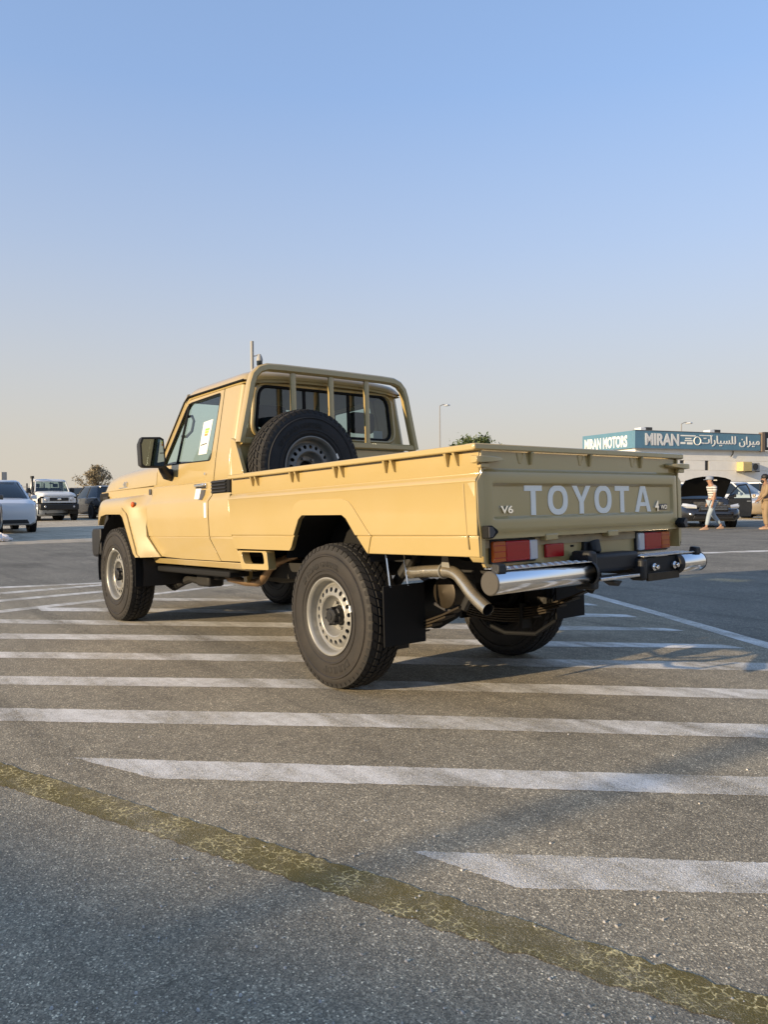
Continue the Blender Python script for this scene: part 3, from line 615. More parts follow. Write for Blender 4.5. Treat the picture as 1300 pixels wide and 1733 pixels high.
# ------------------------------------------------------------------ cargo bed
BEDY = [(.640, .800), (.667, .826), (.751, .832), (.757, .827), (.763, .838), (.996, .838), (1.003, .842), (1.011, .840), (1.031, .820), (1.037, .813), (1.044, .816), (1.14, .815)]
BEDZ = [.667, .751, .757, .763, .85, .996, 1.003, 1.011, 1.031, 1.037, 1.044]
bedy = lambda z: interp(z, BEDY)
BEDP = [(1.126, 1.139), (1.130, 1.04), (1.137, 1.0), (1.130, .86), (1.104, .722), (1.082, .667), (.371, .667), (.345, .69), (.243, .855), (.205, .878), (-.200, .872), (-.238, .852), (-.395, .680), (-.412, .664), (-1.222, .664), (-1.222, 1.139)]
FL_O = [(1.098, .764), (.424, .764), (.402, .78), (.300, .925), (.270, .950), (.215, .966), (-.205, .960), (-.262, .945), (-.300, .915), (-.430, .782), (-.452, .764)]
for s in (1, -1):
    fn = lambda x, z, q, s=s: (x, s*(bedy(z)-q), z)
    bs = ppart('cargo_bed_side', BEDP, fn, .022, 'paint', cv=BEDZ, bevel=.004)
    lip = [(.371, .668), (.345, .69), (.243, .855), (.205, .878), (-.200, .872), (-.238, .852), (-.395, .680), (-.412, .664)]+FL_O[::-1][0:10]
    ppart('arch_flare', lip, lambda x, z, q, s=s: (x, s*(bedy(z)+.006-q), z), .03, 'paint', bs, cv=BEDZ, bevel=.004)
    r = MB(); r.box(-1.229, 1.115, s*.795, s*.853, 1.1385, 1.168); part('side_rail', r, 'paint', bs, bevel=.006)
    for x in (.785, .300, -.160, -.605, -1.060):
        for dx in (-.028, .028):
            k = dx*.25; hk = MB()
            hk.hexa([(x+dx-.008, s*.812, 1.1375), (x+dx+.008, s*.812, 1.1375), (x+dx+.008, s*.847, 1.1375), (x+dx-.008, s*.847, 1.1375)], [(x+dx+k-.004, s*.812, 1.082), (x+dx+k+.004, s*.812, 1.082), (x+dx+k+.004, s*.826, 1.078), (x+dx+k-.004, s*.826, 1.078)])
            part('rope_hook', hk, 'paint', bs, bevel=.002)
    # raised vertical bead near the tail end
    bd = MB(); bd.tube([(-1.145, s*.838, .995), (-1.150, s*.8385, .90), (-1.163, s*.835, .70)], .005, 6); part('pressed_bead', bd, 'paint', bs)
    # inner wall, rear post
    iw = MB(); iw.box(-1.20, 1.08, s*.765, s*.772, .905, 1.139); part('bed_inner_wall', iw, 'bed_floor', bs)
    rp = MB(); secs = []
    for z in (.640, .667, .757, .838, 1.002, 1.036, 1.06, 1.139):
        y = bedy(z); secs.append([(-1.150, s*(y-.004), z), (-1.212, s*(y-.002), z), (-1.2245, s*(y-.010), z), (-1.2265, s*.805, z), (-1.2265, s*.793, z), (-1.15, s*.793, z)])
    rp.loft(secs); part('rear_post', rp, 'paint', bs, ang=45)
    wh = MB(); rows = []
    for k in range(17):
        t = PI*k/16; rows.append([(.0+.42*math.cos(t), s*y, .62+.30*math.sin(t)) for y in (.45, .822)])
    wh.loft(rows, cap=False, closed=False); wh.box(-.46, .44, s*.50, s*.51, .60, .93); part('wheel_housing', wh, 'rubber')
    # little stowage frame hung under the bed front
    FO = [(1.082, .655), (.695, .657), (.672, .536), (1.030, .531)]; FI = [(1.035, .646), (.742, .648), (.722, .572), (.995, .568)]
    ppart('under_bed_frame', rounded(FO, .015, 3), lambda x, z, q, s=s: (x, s*(.806-q), z), .06, 'paint', holes=[rounded(FI, .025, 4)], bevel=.003)
mb = MB(); mb.prism([(-1.19, -.765), (-.47, -.765), (-.47, -.49), (.45, -.49), (.45, -.765), (1.10, -.765), (1.10, .765), (.45, .765), (.45, .49), (-.47, .49), (-.47, .765), (-1.19, .765)], lambda x, y, q: (x, y, q), .70, .735); part('bed_floor', mb, 'bed_floor')
for k in range(9):
    m = MB(); m.box(-1.18, 1.08, -.46+k*.11, -.42+k*.11, .7355, .747); part('floor_rib', m, 'bed_floor', bpy.data.objects['bed_floor'])
mb = MB(); mb.box(-1.12, 1.05, -.48, .48, .64, .6995); part('bed_crossmember', mb, 'under')
# headboard sheet + gussets + roll bar
mb = MB(); mb.box(1.060, 1.085, -.79, .79, .74, 1.20); hb = part('headboard', mb, 'paint', bevel=.004)
mb = MB(); mb.box(1.062, 1.083, -.78, .78, 1.2005, 1.37); part('headboard_upper_sheet', mb, 'paint', hb, bevel=.004)
for s in (1, -1):
    g = MB(); g.prism([(1.132, 1.1695), (.966, 1.1695), (.972, 1.195), (1.072, 1.400), (1.132, 1.425)], lambda x, z, q: (x, s*q, z), .780, .812); part('headboard_gusset', g, 'paint', hb, bevel=.004)
rb = [(.783, 1.385), (.765, 1.46), (.715, 1.68), (.690, 1.795), (.668, 1.855), (.625, 1.898), (.565, 1.918), (.45, 1.922)]
path = [(1.050, y, z) for y, z in rb]+[(1.050, 0, 1.924)]+[(1.050, -y, z) for y, z in rb[::-1]]
def flatbar(path, wx, wn):
    P = [Vector(p) for p in path]; secs = []
    for i, p in enumerate(P):
        t = (P[min(i+1, len(P)-1)]-P[max(i-1, 0)]).normalized(); n_ = t.cross(Vector((1, 0, 0)))
        c = []
        for a, b in ((-1, -.6), (-.6, -1), (.6, -1), (1, -.6), (1, .6), (.6, 1), (-.6, 1), (-1, .6)): c.append(p+Vector((1, 0, 0))*wx*a+n_*wn*b)
        secs.append(c)
    return MB().loft(secs)
pp = []
for i in range(len(path)-1):
    a, b = Vector(path[i]), Vector(path[i+1]); pp += [a.lerp(b, k/3) for k in range(3)]
pp.append(Vector(path[-1]))
roll = part('roll_bar', flatbar(pp, .030, .027), 'paint', ang=40)
for y in (.352, .025, -.305):
    m = flatbar([(1.050, y, 1.392), (1.050, y, 1.90)], .016, .020); part('upright', m, 'paint', roll, ang=40)
m = flatbar([(1.050, .775, 1.400), (1.050, -.775, 1.400)], .022, .024); part('lower_crossbar', m, 'paint', roll, ang=40)

# tailgate pressed sheet
def tg_x(y, z):
    rec = 0
    ay_ = abs(y)
    k = (1-sstep(.722, .740, ay_)) if True else 0
    rec += .014*k*sstep(.828, .842, z)*(1-sstep(.978, .996, z))
    rec += .016*sstep(1.040, 1.062, z)
    rec += .005*(1-sstep(.764, .776, z))
    rec += .006*sstep(.755, .79, ay_)
    return -1.230+rec
ys = [-.79, -.78, -.77, -.76, -.745, -.74, -.735, -.73, -.725, -.72, -.6, -.4, -.2, 0, .2, .4, .6, .72, .725, .73, .735, .74, .745, .76, .77, .78, .79]
zs = [.742, .755, .764, .768, .772, .776, .79, .81, .826, .830, .834, .838, .842, .86, .90, .95, .974, .979, .984, .989, .994, .998, 1.02, 1.038, 1.044, 1.05, 1.056, 1.062, 1.08, 1.11, 1.138]
mb = MB(); mb.grid(ys, zs, lambda y, z: (tg_x(y, z), y, z)); n = len(mb.v)
mb.box(-1.215, -1.185, -.79, .79, .742, 1.138)
tg = part('tailgate', mb, 'paint', ang=25)
m = MB(); m.box(-1.236, -1.170, -.852, .852, 1.1415, 1.1695); part('tailgate_rail', m, 'paint', tg, bevel=.005)
for y in (.465, .012, -.440):
    m = MB(); m.hexa([(-1.210, y-.010, 1.141), (-1.236, y-.010, 1.141), (-1.236, y+.010, 1.141), (-1.210, y+.010, 1.141)], [(-1.212, y-.006, 1.082), (-1.224, y-.006, 1.082), (-1.224, y+.006, 1.082), (-1.212, y+.006, 1.082)]); part('rope_hook', m, 'paint', tg, bevel=.003)
    m = MB(); m.hexa([(-1.2125, y+.10, 1.138), (-1.2125, y+.035, 1.138), (-1.2125, y+.06, 1.085), (-1.2125, y+.085, 1.085)], [(-1.220, y+.092, 1.136), (-1.220, y+.06, 1.136), (-1.217, y+.065, 1.085), (-1.217, y+.08, 1.085)]); part('hook_base', m, 'paint', tg, bevel=.003)
for s in (1, -1):
    m = MB(); secs = []
    for y, z0, z1, x1 in ((.868, 1.080, 1.114, -1.262), (.845, 1.078, 1.116, -1.268), (.77, 1.082, 1.116, -1.266), (.71, 1.088, 1.113, -1.258), (.675, 1.095, 1.108, -1.246)):
        secs.append([(-1.224, s*y, z0), (x1, s*y, z0+.004), (x1, s*y, z1-.006), (-1.224, s*y, z1)])
    m.loft(secs); part('tailgate_latch', m, 'paint', tg, bevel=.005)
    m = MB(); m.box(-1.250, -1.226, s*.775, s*.832, 1.060, 1.082); part('latch_striker', m, 'paint', tg, bevel=.004)
    m = MB(); m.prism([(.815, .746), (.782, .746), (.745, .772), (.752, .785), (.785, .804), (.815, .804)], lambda y, z, q: (q, s*y, z), -1.268, -1.228); hc = part('hinge_cover', m, 'rubber', tg, bevel=.006)
    m = MB(); m.prism([(.811, .752), (.790, .752), (.772, .775), (.790, .798), (.811, .798)], lambda y, z, q: (q, s*y, z), -1.272, -1.267); part('hinge_cover_face', m, 'dark_grey', tg)
    y = .335 if s > 0 else -.16
    m = MB(); m.box(-1.232, -1.19, y-.045, y+.045, .722, .752); part('tailgate_hinge', m, 'paint', tg, bevel=.004)
# big pale letters
def letter(ch, yc, wd, z0=.844, z1=.984, st=.034):
    m = MB(); h = z1-z0
    fn = lambda u, v, q: (tg_x(0, .9)-.0005-q, yc-u, z0+v)     # u to the viewer's right
    hw = wd/2
    if ch == 'T':
        m.prism([(-hw, h), (-hw, h-.026), (-st/2, h-.026), (-st/2, 0), (st/2, 0), (st/2, h-.026), (hw, h-.026), (hw, h)], fn, 0, .003)
    elif ch == 'Y':
        m.prism([(-hw, h), (-hw+st*1.15, h), (0, h*.58), (hw-st*1.15, h), (hw, h), (st/2, h*.42), (st/2, 0), (-st/2, 0), (-st/2, h*.42)], fn, 0, .003)
    elif ch == 'O':
        n = 40; se = lambda t, a, b: (a*math.copysign(abs(math.cos(t))**.85, math.cos(t)), h/2+b*math.copysign(abs(math.sin(t))**.85, math.sin(t)))
        o = [se(2*PI*k/n, hw, h/2+.002) for k in range(n)]; i = [se(2*PI*k/n, hw-st, h/2-.025) for k in range(n)]
        v = [fn(*p, .003) for p in o]+[fn(*p, .003) for p in i]+[fn(*p, 0) for p in o]+[fn(*p, 0) for p in i]; f = []
        for k in range(n):
            k2 = (k+1) % n; f += [(k, k2, n+k2, n+k), (2*n+k, 2*n+k2, k2, k), (n+k, n+k2, 3*n+k2, 3*n+k)]
        m.add(v, f)
    elif ch == 'A':
        ap = .023
        for sg in (-1, 1):
            m.prism([(sg*ap, h), (sg*hw, 0), (sg*(hw-st*1.0), 0), (0, h*.80), (0, h)], fn, 0, .003)
        m.prism([(-.052, h*.22), (.052, h*.22), (.045, h*.37), (-.045, h*.37)], fn, .0004, .0028)
    part('letter', m, 'letter', tg, recalc=True)['label'] = 'pale letter '+ch
for ch, yc, wd in (('T', .452, .127), ('O', .270, .150), ('Y', .085, .150), ('O', -.095, .145), ('T', -.262, .127), ('A', -.455, .150)): letter(ch, yc, wd)
def rear_text(s, size, yc, zb, sx, mat, par, name, q=.004, bold=.0006, shear=0.):
    me = text_mesh(s, size, q, bold, shear=shear); x0 = tg_x(0, .9)-.0005
    remap(me, lambda x, y, z: (x0-(z+q), yc-x*sx, zb+y)); return link(name, me, mat, par)
rear_text('V6', .047, .640, .857, 1.55, 'chrome', tg, 'engine_badge', bold=.001)
rear_text('4', .080, -.583, .847, .95, 'chrome', tg, 'drive_badge', bold=.001)
m = MB(); m.box(tg_x(0, .9)-.003, tg_x(0, .9)-.0005, -.690, -.612, .852, .885); part('drive_badge_plate', m, 'dark_grey', tg)
rear_text('WD', .032, -.652, .857, 1.1, 'chrome', tg, 'drive_badge', q=.004)

# rear valance with lamps
VX = -1.180
VAL = [(.775, .742), (.770, .66), (.745, .612), (.100, .610), (.075, .622), (.045, .665), (.030, .695), (.012, .704), (-.045, .704), (-.062, .695), (-.078, .665), (-.108, .628), (-.130, .617), (-.735, .620), (-.760, .66), (-.775, .742)]
val = ppart('rear_valance', VAL, lambda y, z, q: (VX+q, y, z), .02, 'paint', bevel=.004)
for s in (1, -1):
    lp = empty('tail_lamp'); lp.parent = truck; lp.matrix_basis = TILT
    z0, z1 = .630, .733
    def lens(nm, a, b, mt, x1=-1.212):
        m = MB(); m.box(x1, VX-.012, s*a, s*b, z0+.004, z1-.004); return build(nm, m, mt, lp, bevel=.006)
    m = MB(); m.box(VX-.014, VX-.0005, s*.415, s*.727, z0-.004, z1+.004); build('lamp_housing', m, 'black', lp, bevel=.003)
    lens('amber_lens', .725, .640, 'amber'); lens('red_lens', .6395, .475, 'red'); lens('clear_lens', .4745, .418, 'clear')
    for k in range(3):
        m = MB(); m.box(-1.2145, -1.211, s*.48, s*.72, z0+.022+k*.028, z0+.025+k*.028); build('lens_rib', m, 'red' , lp)
m = MB(); m.box(VX-.018, VX-.0005, .205, .342, .636, .702); part('fog_lamp', m, 'red', bevel=.005)
m = MB(); m.box(VX-.0025, VX-.0005, .11, .135, .678, .688); part('valance_slot', m, 'rubber')
# number plate lamp / tow eye in the notch
m = MB(); m.tube([(-1.14, -.015, .60), (-1.22, -.015, .665), (-1.205, -.015, .70)], .035, 10); m.box(-1.20, -1.10, -.075, .045, .58, .70); part('tow_hook', m, 'black', bevel=.01)

M['end_cap'] = plain('dull_end_cap', (.065, .058, .048), .6)
# rear bumper: two chrome tubes, black brackets and tread plates
fy = lambda a, b, c: (-1.305+a, c, .555+b)
for s, y0, y1 in ((1, .170, .853), (-1, -.620, -.853)):
    m = MB(); m.lathe([(.049, y0), (.0525, y0+.004*s), (.0525, y1-.004*s), (.0515, y1)], fy, 40); bt = part('bumper_tube', m, 'chrome', ang=60)
    m = MB(); m.lathe([(.001, y1+.004*s), (.049, y1+.004*s), (.0535, y1), (.0535, y1-.004*s)], fy, 32); part('end_cap', m, 'end_cap', bt, ang=40)
    m = MB(); m.lathe([(.001, y0-.03*s), (.05, y0-.03*s), (.058, y0-.02*s), (.058, y0)], fy, 28); part('bracket_collar', m, 'black', bt, ang=40)
    e = y1-.05*s
    m = MB(); m.hexa([(-1.342, e-.025, .598), (-1.292, e-.025, .604), (-1.292, e+.03, .604), (-1.342, e+.03, .598)], [(-1.338, e-.02, .636), (-1.298, e-.02, .642), (-1.298, e+.025, .642), (-1.338, e+.025, .636)]); part('bump_stop', m, 'black', bt, bevel=.006)
    # checker plate on top
    a, b = (y0+.0, y1-.07) if s > 0 else (-.275, -.80)
    m = MB(); m.box(-1.332, -1.205, a, b, .6085, .6125); tp = part('step_plate', m, 'tread_plate', bt)
    nn = int(abs(b-a)/.024); bm_ = MB()
    for k in range(nn):
        for q in range(5):
            y = a+(b-a)*(k+.5)/nn; x = -1.322+q*.025; o_ = .006 if (k+q) % 2 else -.006
            bm_.hexa([(x-.006, y-o_-.002, .6127), (x-.006, y-o_+.002, .6127), (x+.006, y+o_+.002, .6127), (x+.006, y+o_-.002, .6127)], [(x-.005, y-o_-.001, .6152), (x-.005, y-o_+.001, .6152), (x+.005, y+o_+.001, .6152), (x+.005, y+o_-.001, .6152)])
    o_ = part('plate_studs', bm_, 'tread_plate', bt, recalc=False); o_['kind'] = 'stuff'
# centre: black cross tube, low step plate, bracket with bolts
m = MB(); m.box(-1.29, -1.18, -.30, .16, .545, .640); part('bumper_beam', m, 'black', bevel=.02, seg=3)
m = MB(); m.box(-1.345, -1.25, -.215, .115, .512, .528); part('centre_step', m, 'tread_plate', bevel=.004)
m = MB(); m.hexa([(-1.33, .105, .47), (-1.22, .105, .47), (-1.22, .165, .47), (-1.33, .165, .47)], [(-1.32, .105, .66), (-1.20, .105, .66), (-1.20, .165, .66), (-1.32, .165, .66)]); part('bumper_bracket', m, 'black', bevel=.015)
m = MB(); m.box(-1.335, -1.25, -.305, -.255, .485, .60); part('bumper_bracket', m, 'black', bevel=.015)
m = MB(); m.box(-1.322, -1.30, -.62, -.275, .492, .602); tb = part('tow_plate', m, 'under', bevel=.004)
m = MB(); m.box(-1.337, -1.3225, -.60, -.30, .480, .522); part('tow_plate_lip', m, 'drum', tb, bevel=.003)
for y in (-.36, -.555):
    m = MB(); m.cyl(.020, -1.323, -1.342, lambda a, b, c: (c, y+a, .552+b), 20); m.cyl(.013, -1.342, -1.362, lambda a, b, c: (c, y+a, .552+b), 6); part('chrome_bolt', m, 'chrome', tb, bevel=.003)
m = MB(); m.prism([(.10, .50), (.05, .475), (.02, .50)], lambda y, z, q: (q, -.10+y, z), -1.33, -1.27); part('step_bracket', m, 'black')
for y in (.45, -.45):
    m = MB(); m.box(-1.27, -1.10, y-.035, y+.035, .50, .60); part('bumper_arm', m, 'under')

# ------------------------------------------------------------------ underbody
for s in (1, -1):
    m = MB(); secs = []
    for x, z in ((-1.22, .56), (-.75, .56), (-.35, .66), (.35, .66), (.75, .50), (2.4, .48), (2.75, .52), (3.2, .62), (3.85, .60)):
        secs.append([(x, s*.39, z-.055), (x, s*.455, z-.055), (x, s*.455, z+.055), (x, s*.39, z+.055)])
    m.loft(secs); part('chassis_rail', m, 'under')
    # leaf spring pack
    lf = empty('leaf_spring'); lf.parent = truck
    for k in range(6):
        L0, L1 = -.80+.10*k, .70-.10*k
        sec = []
        for q in range(13):
            x = L0+(L1-L0)*q/12; z = .335-.016*k+.19*((x/.80)**2)
            sec.append([(x, s*.485, z), (x, s*.560, z), (x, s*.560, z+.010), (x, s*.485, z+.010)])
        mm = MB().loft(sec); build('leaf', mm, 'drum', lf)
    for x in (-.30, .25):
        mm = MB(); mm.box(x-.012, x+.012, s*.475, s*.570, .24, .40); build('spring_clip', mm, 'under', lf)
    mm = MB(); mm.tube([(-.80, s*.522, .52), (-.86, s*.522, .62), (-.84, s*.522, .70)], .022, 8); build('spring_shackle', mm, 'under', lf)
    mm = MB(); mm.tube([(-.10, s*.60, .35), (-.42, s*.50, .80)], [.025, .032], 10); part('shock_absorber', mm, 'under', tilt=False)
m = MB(); m.tube([(0, -.66, .412), (0, -.25, .412), (0, -.14, .412), (0, 0, .412), (0, .14, .412), (0, .25, .412), (0, .66, .412)], [.045, .05, .12, .16, .12, .05, .045], 18); part('rear_axle', m, 'under', tilt=False, ang=60)
m = MB(); m.tube([(3.18, -.76, .412), (3.18, .1, .412), (3.18, .2, .412), (3.18, .32, .412), (3.18, .45, .412), (3.18, .76, .412)], [.045, .05, .11, .14, .06, .045], 18); part('front_axle', m, 'under', tilt=False, ang=60)
m = MB(); m.tube([(.15, .0, .45), (1.6, -.05, .52)], .035, 10); m.tube([(1.7, -.1, .52), (2.0, -.1, .52), (2.5, -.05, .55)], [.12, .16, .18], 12); part('drive_shaft', m, 'under', tilt=False)
m = MB(); m.tube([(2.95, .52, .33), (2.82, .52, .305), (2.62, .52, .37), (2.45, .52, .41), (2.25, .52, .40)], .036, 10); part('radius_arm', m, 'under', tilt=False)
m = MB(); m.box(2.02, 2.25, .44, .58, .335, .45); m.box(1.95, 2.05, .44, .54, .39, .47); part('arm_bracket', m, 'under', bevel=.02)
m = MB(); m.box(.35, 1.15, -.40, .36, .46, .66); part('fuel_tank', m, 'under', bevel=.04)
m = MB(); m.box(1.2, 2.6, -.40, .40, .50, .60); part('gearbox_guard', m, 'under', bevel=.03)
m = MB(); m.box(2.7, 3.7, -.38, .38, .55, 1.1); part('engine_block', m, 'under')
m = MB(); m.tube([(2.05, .40, .43), (1.85, .48, .41), (1.55, .50, .395), (1.36, .50, .40), (1.30, .50, .42), (1.19, .50, .51), (1.12, .46, .56), (.95, .40, .60)], .030, 12); part('exhaust_pipe', m, 'rust_pipe', ang=60)
m = MB(); m.box(1.09, 1.44, .60, .70, .506, .522); m.box(1.44, 1.49, .50, .55, .40, .51); part('exhaust_hanger', m, 'paint', bevel=.003)
# tail pipe
TP = [(-.36, .42, .545), (-.44, .56, .548), (-.52, .63, .556), (-.62, .645, .566), (-.76, .645, .575), (-.84, .645, .575), (-.895, .65, .560), (-.95, .66, .525), (-1.02, .675, .475), (-1.10, .69, .433), (-1.145, .70, .415)]
def curve(P, n=5):
    P = [Vector(p) for p in P]; out = []
    for i in range(len(P)-1):
        a, b, c, e = P[max(i-1, 0)], P[i], P[i+1], P[min(i+2, len(P)-1)]
        for k in range(n):
            t = k/n; out.append(.5*((2*b)+(c-a)*t+(2*a-5*b+4*c-e)*t*t+(3*b-a-3*c+e)*t**3))
    out.append(P[-1]); return out
m = MB(); m.tube(curve(TP), .031, 18, cap=False); tp_ = part('tail_pipe', m, 'pipe', ang=70)
m = MB(); m.tube(curve(TP), .028, 14, cap=False); part('tail_pipe_bore', m, 'under', tp_, ang=70)
m = MB(); m.hexa([(-.80, .665, .600), (-.86, .665, .595), (-.86, .668, .595), (-.80, .668, .600)], [(-.765, .62, .70), (-.785, .62, .70), (-.785, .625, .70), (-.765, .625, .70)])
m.tube([(-.79+.0, .645+.036*math.cos(t), .576+.036*math.sin(t)) for t in [2*PI*k/16 for k in range(16)]], .005, 6, closed=True); part('pipe_hanger', m, 'rim', tp_)
m = MB(); m.lathe([(.001, .30), (.06, .30), (.075, .315), (.075, .43), (.085, .435), (.085, .455), (.07, .46), (.001, .47)], lambda a, b, c: (-.585+a, c, .44+b), 24); part('muffler_drum', m, 'drum', ang=40)
m = MB(); m.tube([(-.40, .36, .36), (-.55, .40, .335), (-.65, .42, .345), (-.74, .44, .385), (-.78, .45, .42), (-.84, .45, .425)], .010, 8); part('brake_pipe', m, 'dark_grey')
m = MB(); m.tube([(-.70, .25, .26), (-.80, .22, .22), (-.95, .15, .22), (-1.0, .05, .28)], .011, 8); part('tow_loop', m, 'rubber')
# mud flaps
for s in (1, -1):
    m = MB(); m.box(-.530, -.522, s*.545, s*.828, .185, .50); fl = part('mud_flap', m, 'rubber', bevel=.002)
    for y in (.66, .78):
        m = MB(); m.tube([(-.526, s*y, .49), (-.50, s*y, .66)], .005, 6); part('flap_stay', m, 'chrome', fl)
    m = MB(); m.hexa([(2.735, s*.52, .32), (2.735, s*.905, .325), (2.735, s*.905, .60), (2.735, s*.52, .60)], [(2.727, s*.52, .32), (2.727, s*.905, .325), (2.727, s*.905, .60), (2.727, s*.52, .60)]); part('mud_flap', m, 'rubber', bevel=.002)

# ------------------------------------------------------------------ wheels (local axis +y is the outer side)
TW = .225
def make_wheel(name, rimmat, tyremat, hub=True):
    wr = empty(name)
    ax = lambda a, b, c: (a, c, b)
    hw = TW/2
    prof = [(.205, .085), (.222, .098), (.232, .101), (.236, .104), (.242, .108), (.258, .109), (.262, .1135), (.267, .1135), (.270, .109), (.300, .1125), (.328, .110), (.340, .1085), (.344, .1135), (.350, .1135), (.354, .107), (.360, .108), (.375, .1045), (.392, .0985), (.400, .092), (.4025, .080)]
    full = prof+[(.4035, .03), (.4035, -.03)]+[(r, -a) for r, a in prof[::-1]]
    m = MB(); m.lathe(full, ax, 72); ty = build('tyre', m, tyremat, wr, ang=28); m = MB()
    m.lathe([(.4040, .082), (.4045, 0), (.4040, -.082)], ax, 72)
    # tread blocks: two shoulder rows and three staggered centre ribs
    n = 54; rows = [(-.099, -.064, .409, 0), (-.056, -.022, .414, .5), (-.016, .016, .415, .2), (.022, .056, .414, .7), (.064, .099, .409, .35)]
    for (a0, a1, ro, ph) in rows:
        for k in range(n):
            t0 = 2*PI*(k+ph)/n; tw = 2*PI/n
            sk = .22*tw*(1 if a0 < 0 else -1)
            def pt(t, r, a): return (r*math.cos(t), a, r*math.sin(t))
            r_in = .399
            am = (a0+a1)/2; edge = a0 < -.09 or a1 > .09
            ri0 = .385 if a0 < -.09 else r_in; ri1 = .385 if a1 > .09 else r_in
            ro0 = ro-.006 if a0 < -.09 else ro; ro1 = ro-.006 if a1 > .09 else ro
            b0, b1 = t0+tw*.10, t0+tw*.86
            zig = tw*.18 if not edge else 0
            m.hexa([pt(b0-sk, ri0, a0), pt(b1-sk, ri0, a0), pt(b1+sk+zig, ri1, a1), pt(b0+sk+zig, ri1, a1)], [pt(b0-sk, ro0, a0+.002), pt(b1-sk, ro0, a0+.002), pt(b1+sk+zig, ro1, a1-.002), pt(b0+sk+zig, ro1, a1-.002)])
    # shoulder lugs on the side wall
    for k in range(n):
        t0 = 2*PI*(k+.35)/n; tw = 2*PI/n
        for sg in (1, -1):
            def pt2(t, r, a): return (r*math.cos(t), sg*a, r*math.sin(t))
            m.hexa([pt2(t0+tw*.15, .378, .1025), pt2(t0+tw*.7, .378, .1025), pt2(t0+tw*.75, .398, .092), pt2(t0+tw*.1, .398, .092)], [pt2(t0+tw*.15, .380, .1062), pt2(t0+tw*.7, .380, .1062), pt2(t0+tw*.8, .4035, .099), pt2(t0+tw*.1, .4035, .099)])
    build('tread', m, 'tread', wr, ang=28, recalc=True)['kind'] = 'stuff'
    # raised side wall lettering
    for s_, ang0, sz in (('DUNLOP', -PI/2, .052), ('SP ROAD GRIPPER', PI/2, .040)):
        me = text_mesh(s_, sz, .0018, .0014); rad = .300
        def bend(x, y, z, a0=ang0, rad=rad):
            t = a0-(x*1.25)/rad; r_ = rad+y-.016
            return (r_*math.cos(t), .1118+z, r_*math.sin(t))
        remap(me, lambda x, y, z: (lambda p: (-p[0], p[1], p[2]))(bend(x, y, z))); link('tyre_lettering', me, 'tread', wr)
    # rim
    rp = [(.208, .084), (.214, .092), (.2225, .101), (.2225, .106), (.216, .107), (.206, .100), (.2015, .088), (.1995, .055), (.190, .045), (.181, .044), (.178, .050)]
    disc = lambda q: (interp(q, [(0, .178), (.15, .170), (1, .128)]), interp(q, [(0, .050), (.15, .064), (1, .074)]))
    ip = [(.128, .074), (.121, .077), (.114, .072), (.108, .055), (.100, .035), (.088, .022), (.062, .020), (.058, .024), (.056, .0)]
    m = MB(); m.lathe(rp, ax, 60); m.lathe(ip, ax, 48)
    nh = 20
    for k in range(nh):
        tc = 2*PI*(k+.5)/nh; dt = PI/nh; rect = []
        for i in range(4): rect.append((tc-dt+2*dt*i/4, 0.))
        for i in range(4): rect.append((tc+dt, i/4))
        for i in range(4): rect.append((tc+dt-2*dt*i/4, 1.))
        for i in range(4): rect.append((tc-dt, 1-i/4))
        hole = []
        for (t, q) in rect:
            a_ = math.atan2(q-.5, (t-tc)/dt*.5); hole.append((tc+.0130/.149*math.cos(a_), .55+.0150/.052*math.sin(a_)))
        def P3(t, q):
            r_, a_ = disc(q); return (r_*math.cos(t), a_, r_*math.sin(t))
        v = [P3(*p) for p in rect]+[P3(*p) for p in hole]+[(x*.985, y-.012, z*.985) for x, y, z in [P3(*p) for p in hole]]
        f = []
        for i in range(16):
            j = (i+1) % 16; f += [(i, j, 16+j, 16+i), (16+i, 16+j, 32+j, 32+i)]
        m.add(v, f)
    rm = build('rim', m, rimmat, wr, ang=35)
    m = MB(); m.lathe([(.001, -.02), (.17, -.02), (.175, -.07), (.001, -.07)], ax, 40); m.lathe([(.2, .04), (.195, -.02), (.2, -.085)], ax, 40); build('brake_drum', m, 'under', wr)
    if hub:
        m = MB(); m.lathe([(.056, .0), (.052, .060), (.044, .066), (.044, .088), (.038, .094), (.022, .095), (.020, .099), (.001, .099)], ax, 24)
        for k in range(6): t = 2*PI*k/6; m.cyl(.007, .060, .092, lambda a, b, c: (.049*math.cos(t)+a, c, .049*math.sin(t)+b), 6)
        build('hub', m, 'black', wr, ang=40)
    for k in range(6):
        t = 2*PI*(k+.5)/6; m = MB(); m.cyl(.011, .018, .040, lambda a, b, c: (.075*math.cos(t)+a, c, .075*math.sin(t)+b), 6); build('wheel_nut', m, 'rim_grey', wr)
    m = MB(); m.box(-.232, -.219, .100, .110, -.018, .018); build('balance_weight', m, 'letter', wr)
    return wr
def copy_tree(o, parent=None, fn=None):
    c = o.copy(); COL.objects.link(c); c.parent = parent
    if fn: fn(c)
    for ch in list(o.children): copy_tree(ch, c, fn)
    return c
wheel = make_wheel('wheel', M['rim'], M['tyre'])
def place_wheel(wo_, x, y, z, rz, ry):
    wo_.parent = truck; wo_.matrix_basis = Matrix.Translation((x, y, z)) @ Matrix.Rotation(rz, 4, 'Z') @ Matrix.Rotation(ry, 4, 'Y')
yo = .114
place_wheel(wheel, 0, .8208-yo, .4125, 0, .3)
place_wheel(copy_tree(wheel), 0, -(.8208-yo), .4125, PI, .9)
place_wheel(copy_tree(wheel), 3.18, .925-yo, .4125, 0, 1.7)
place_wheel(copy_tree(wheel), 3.18, -(.925-yo), .4125, PI, 2.2)
sp = make_wheel('spare_wheel', M['rim_grey'], M['tyre_clean'], hub=False)
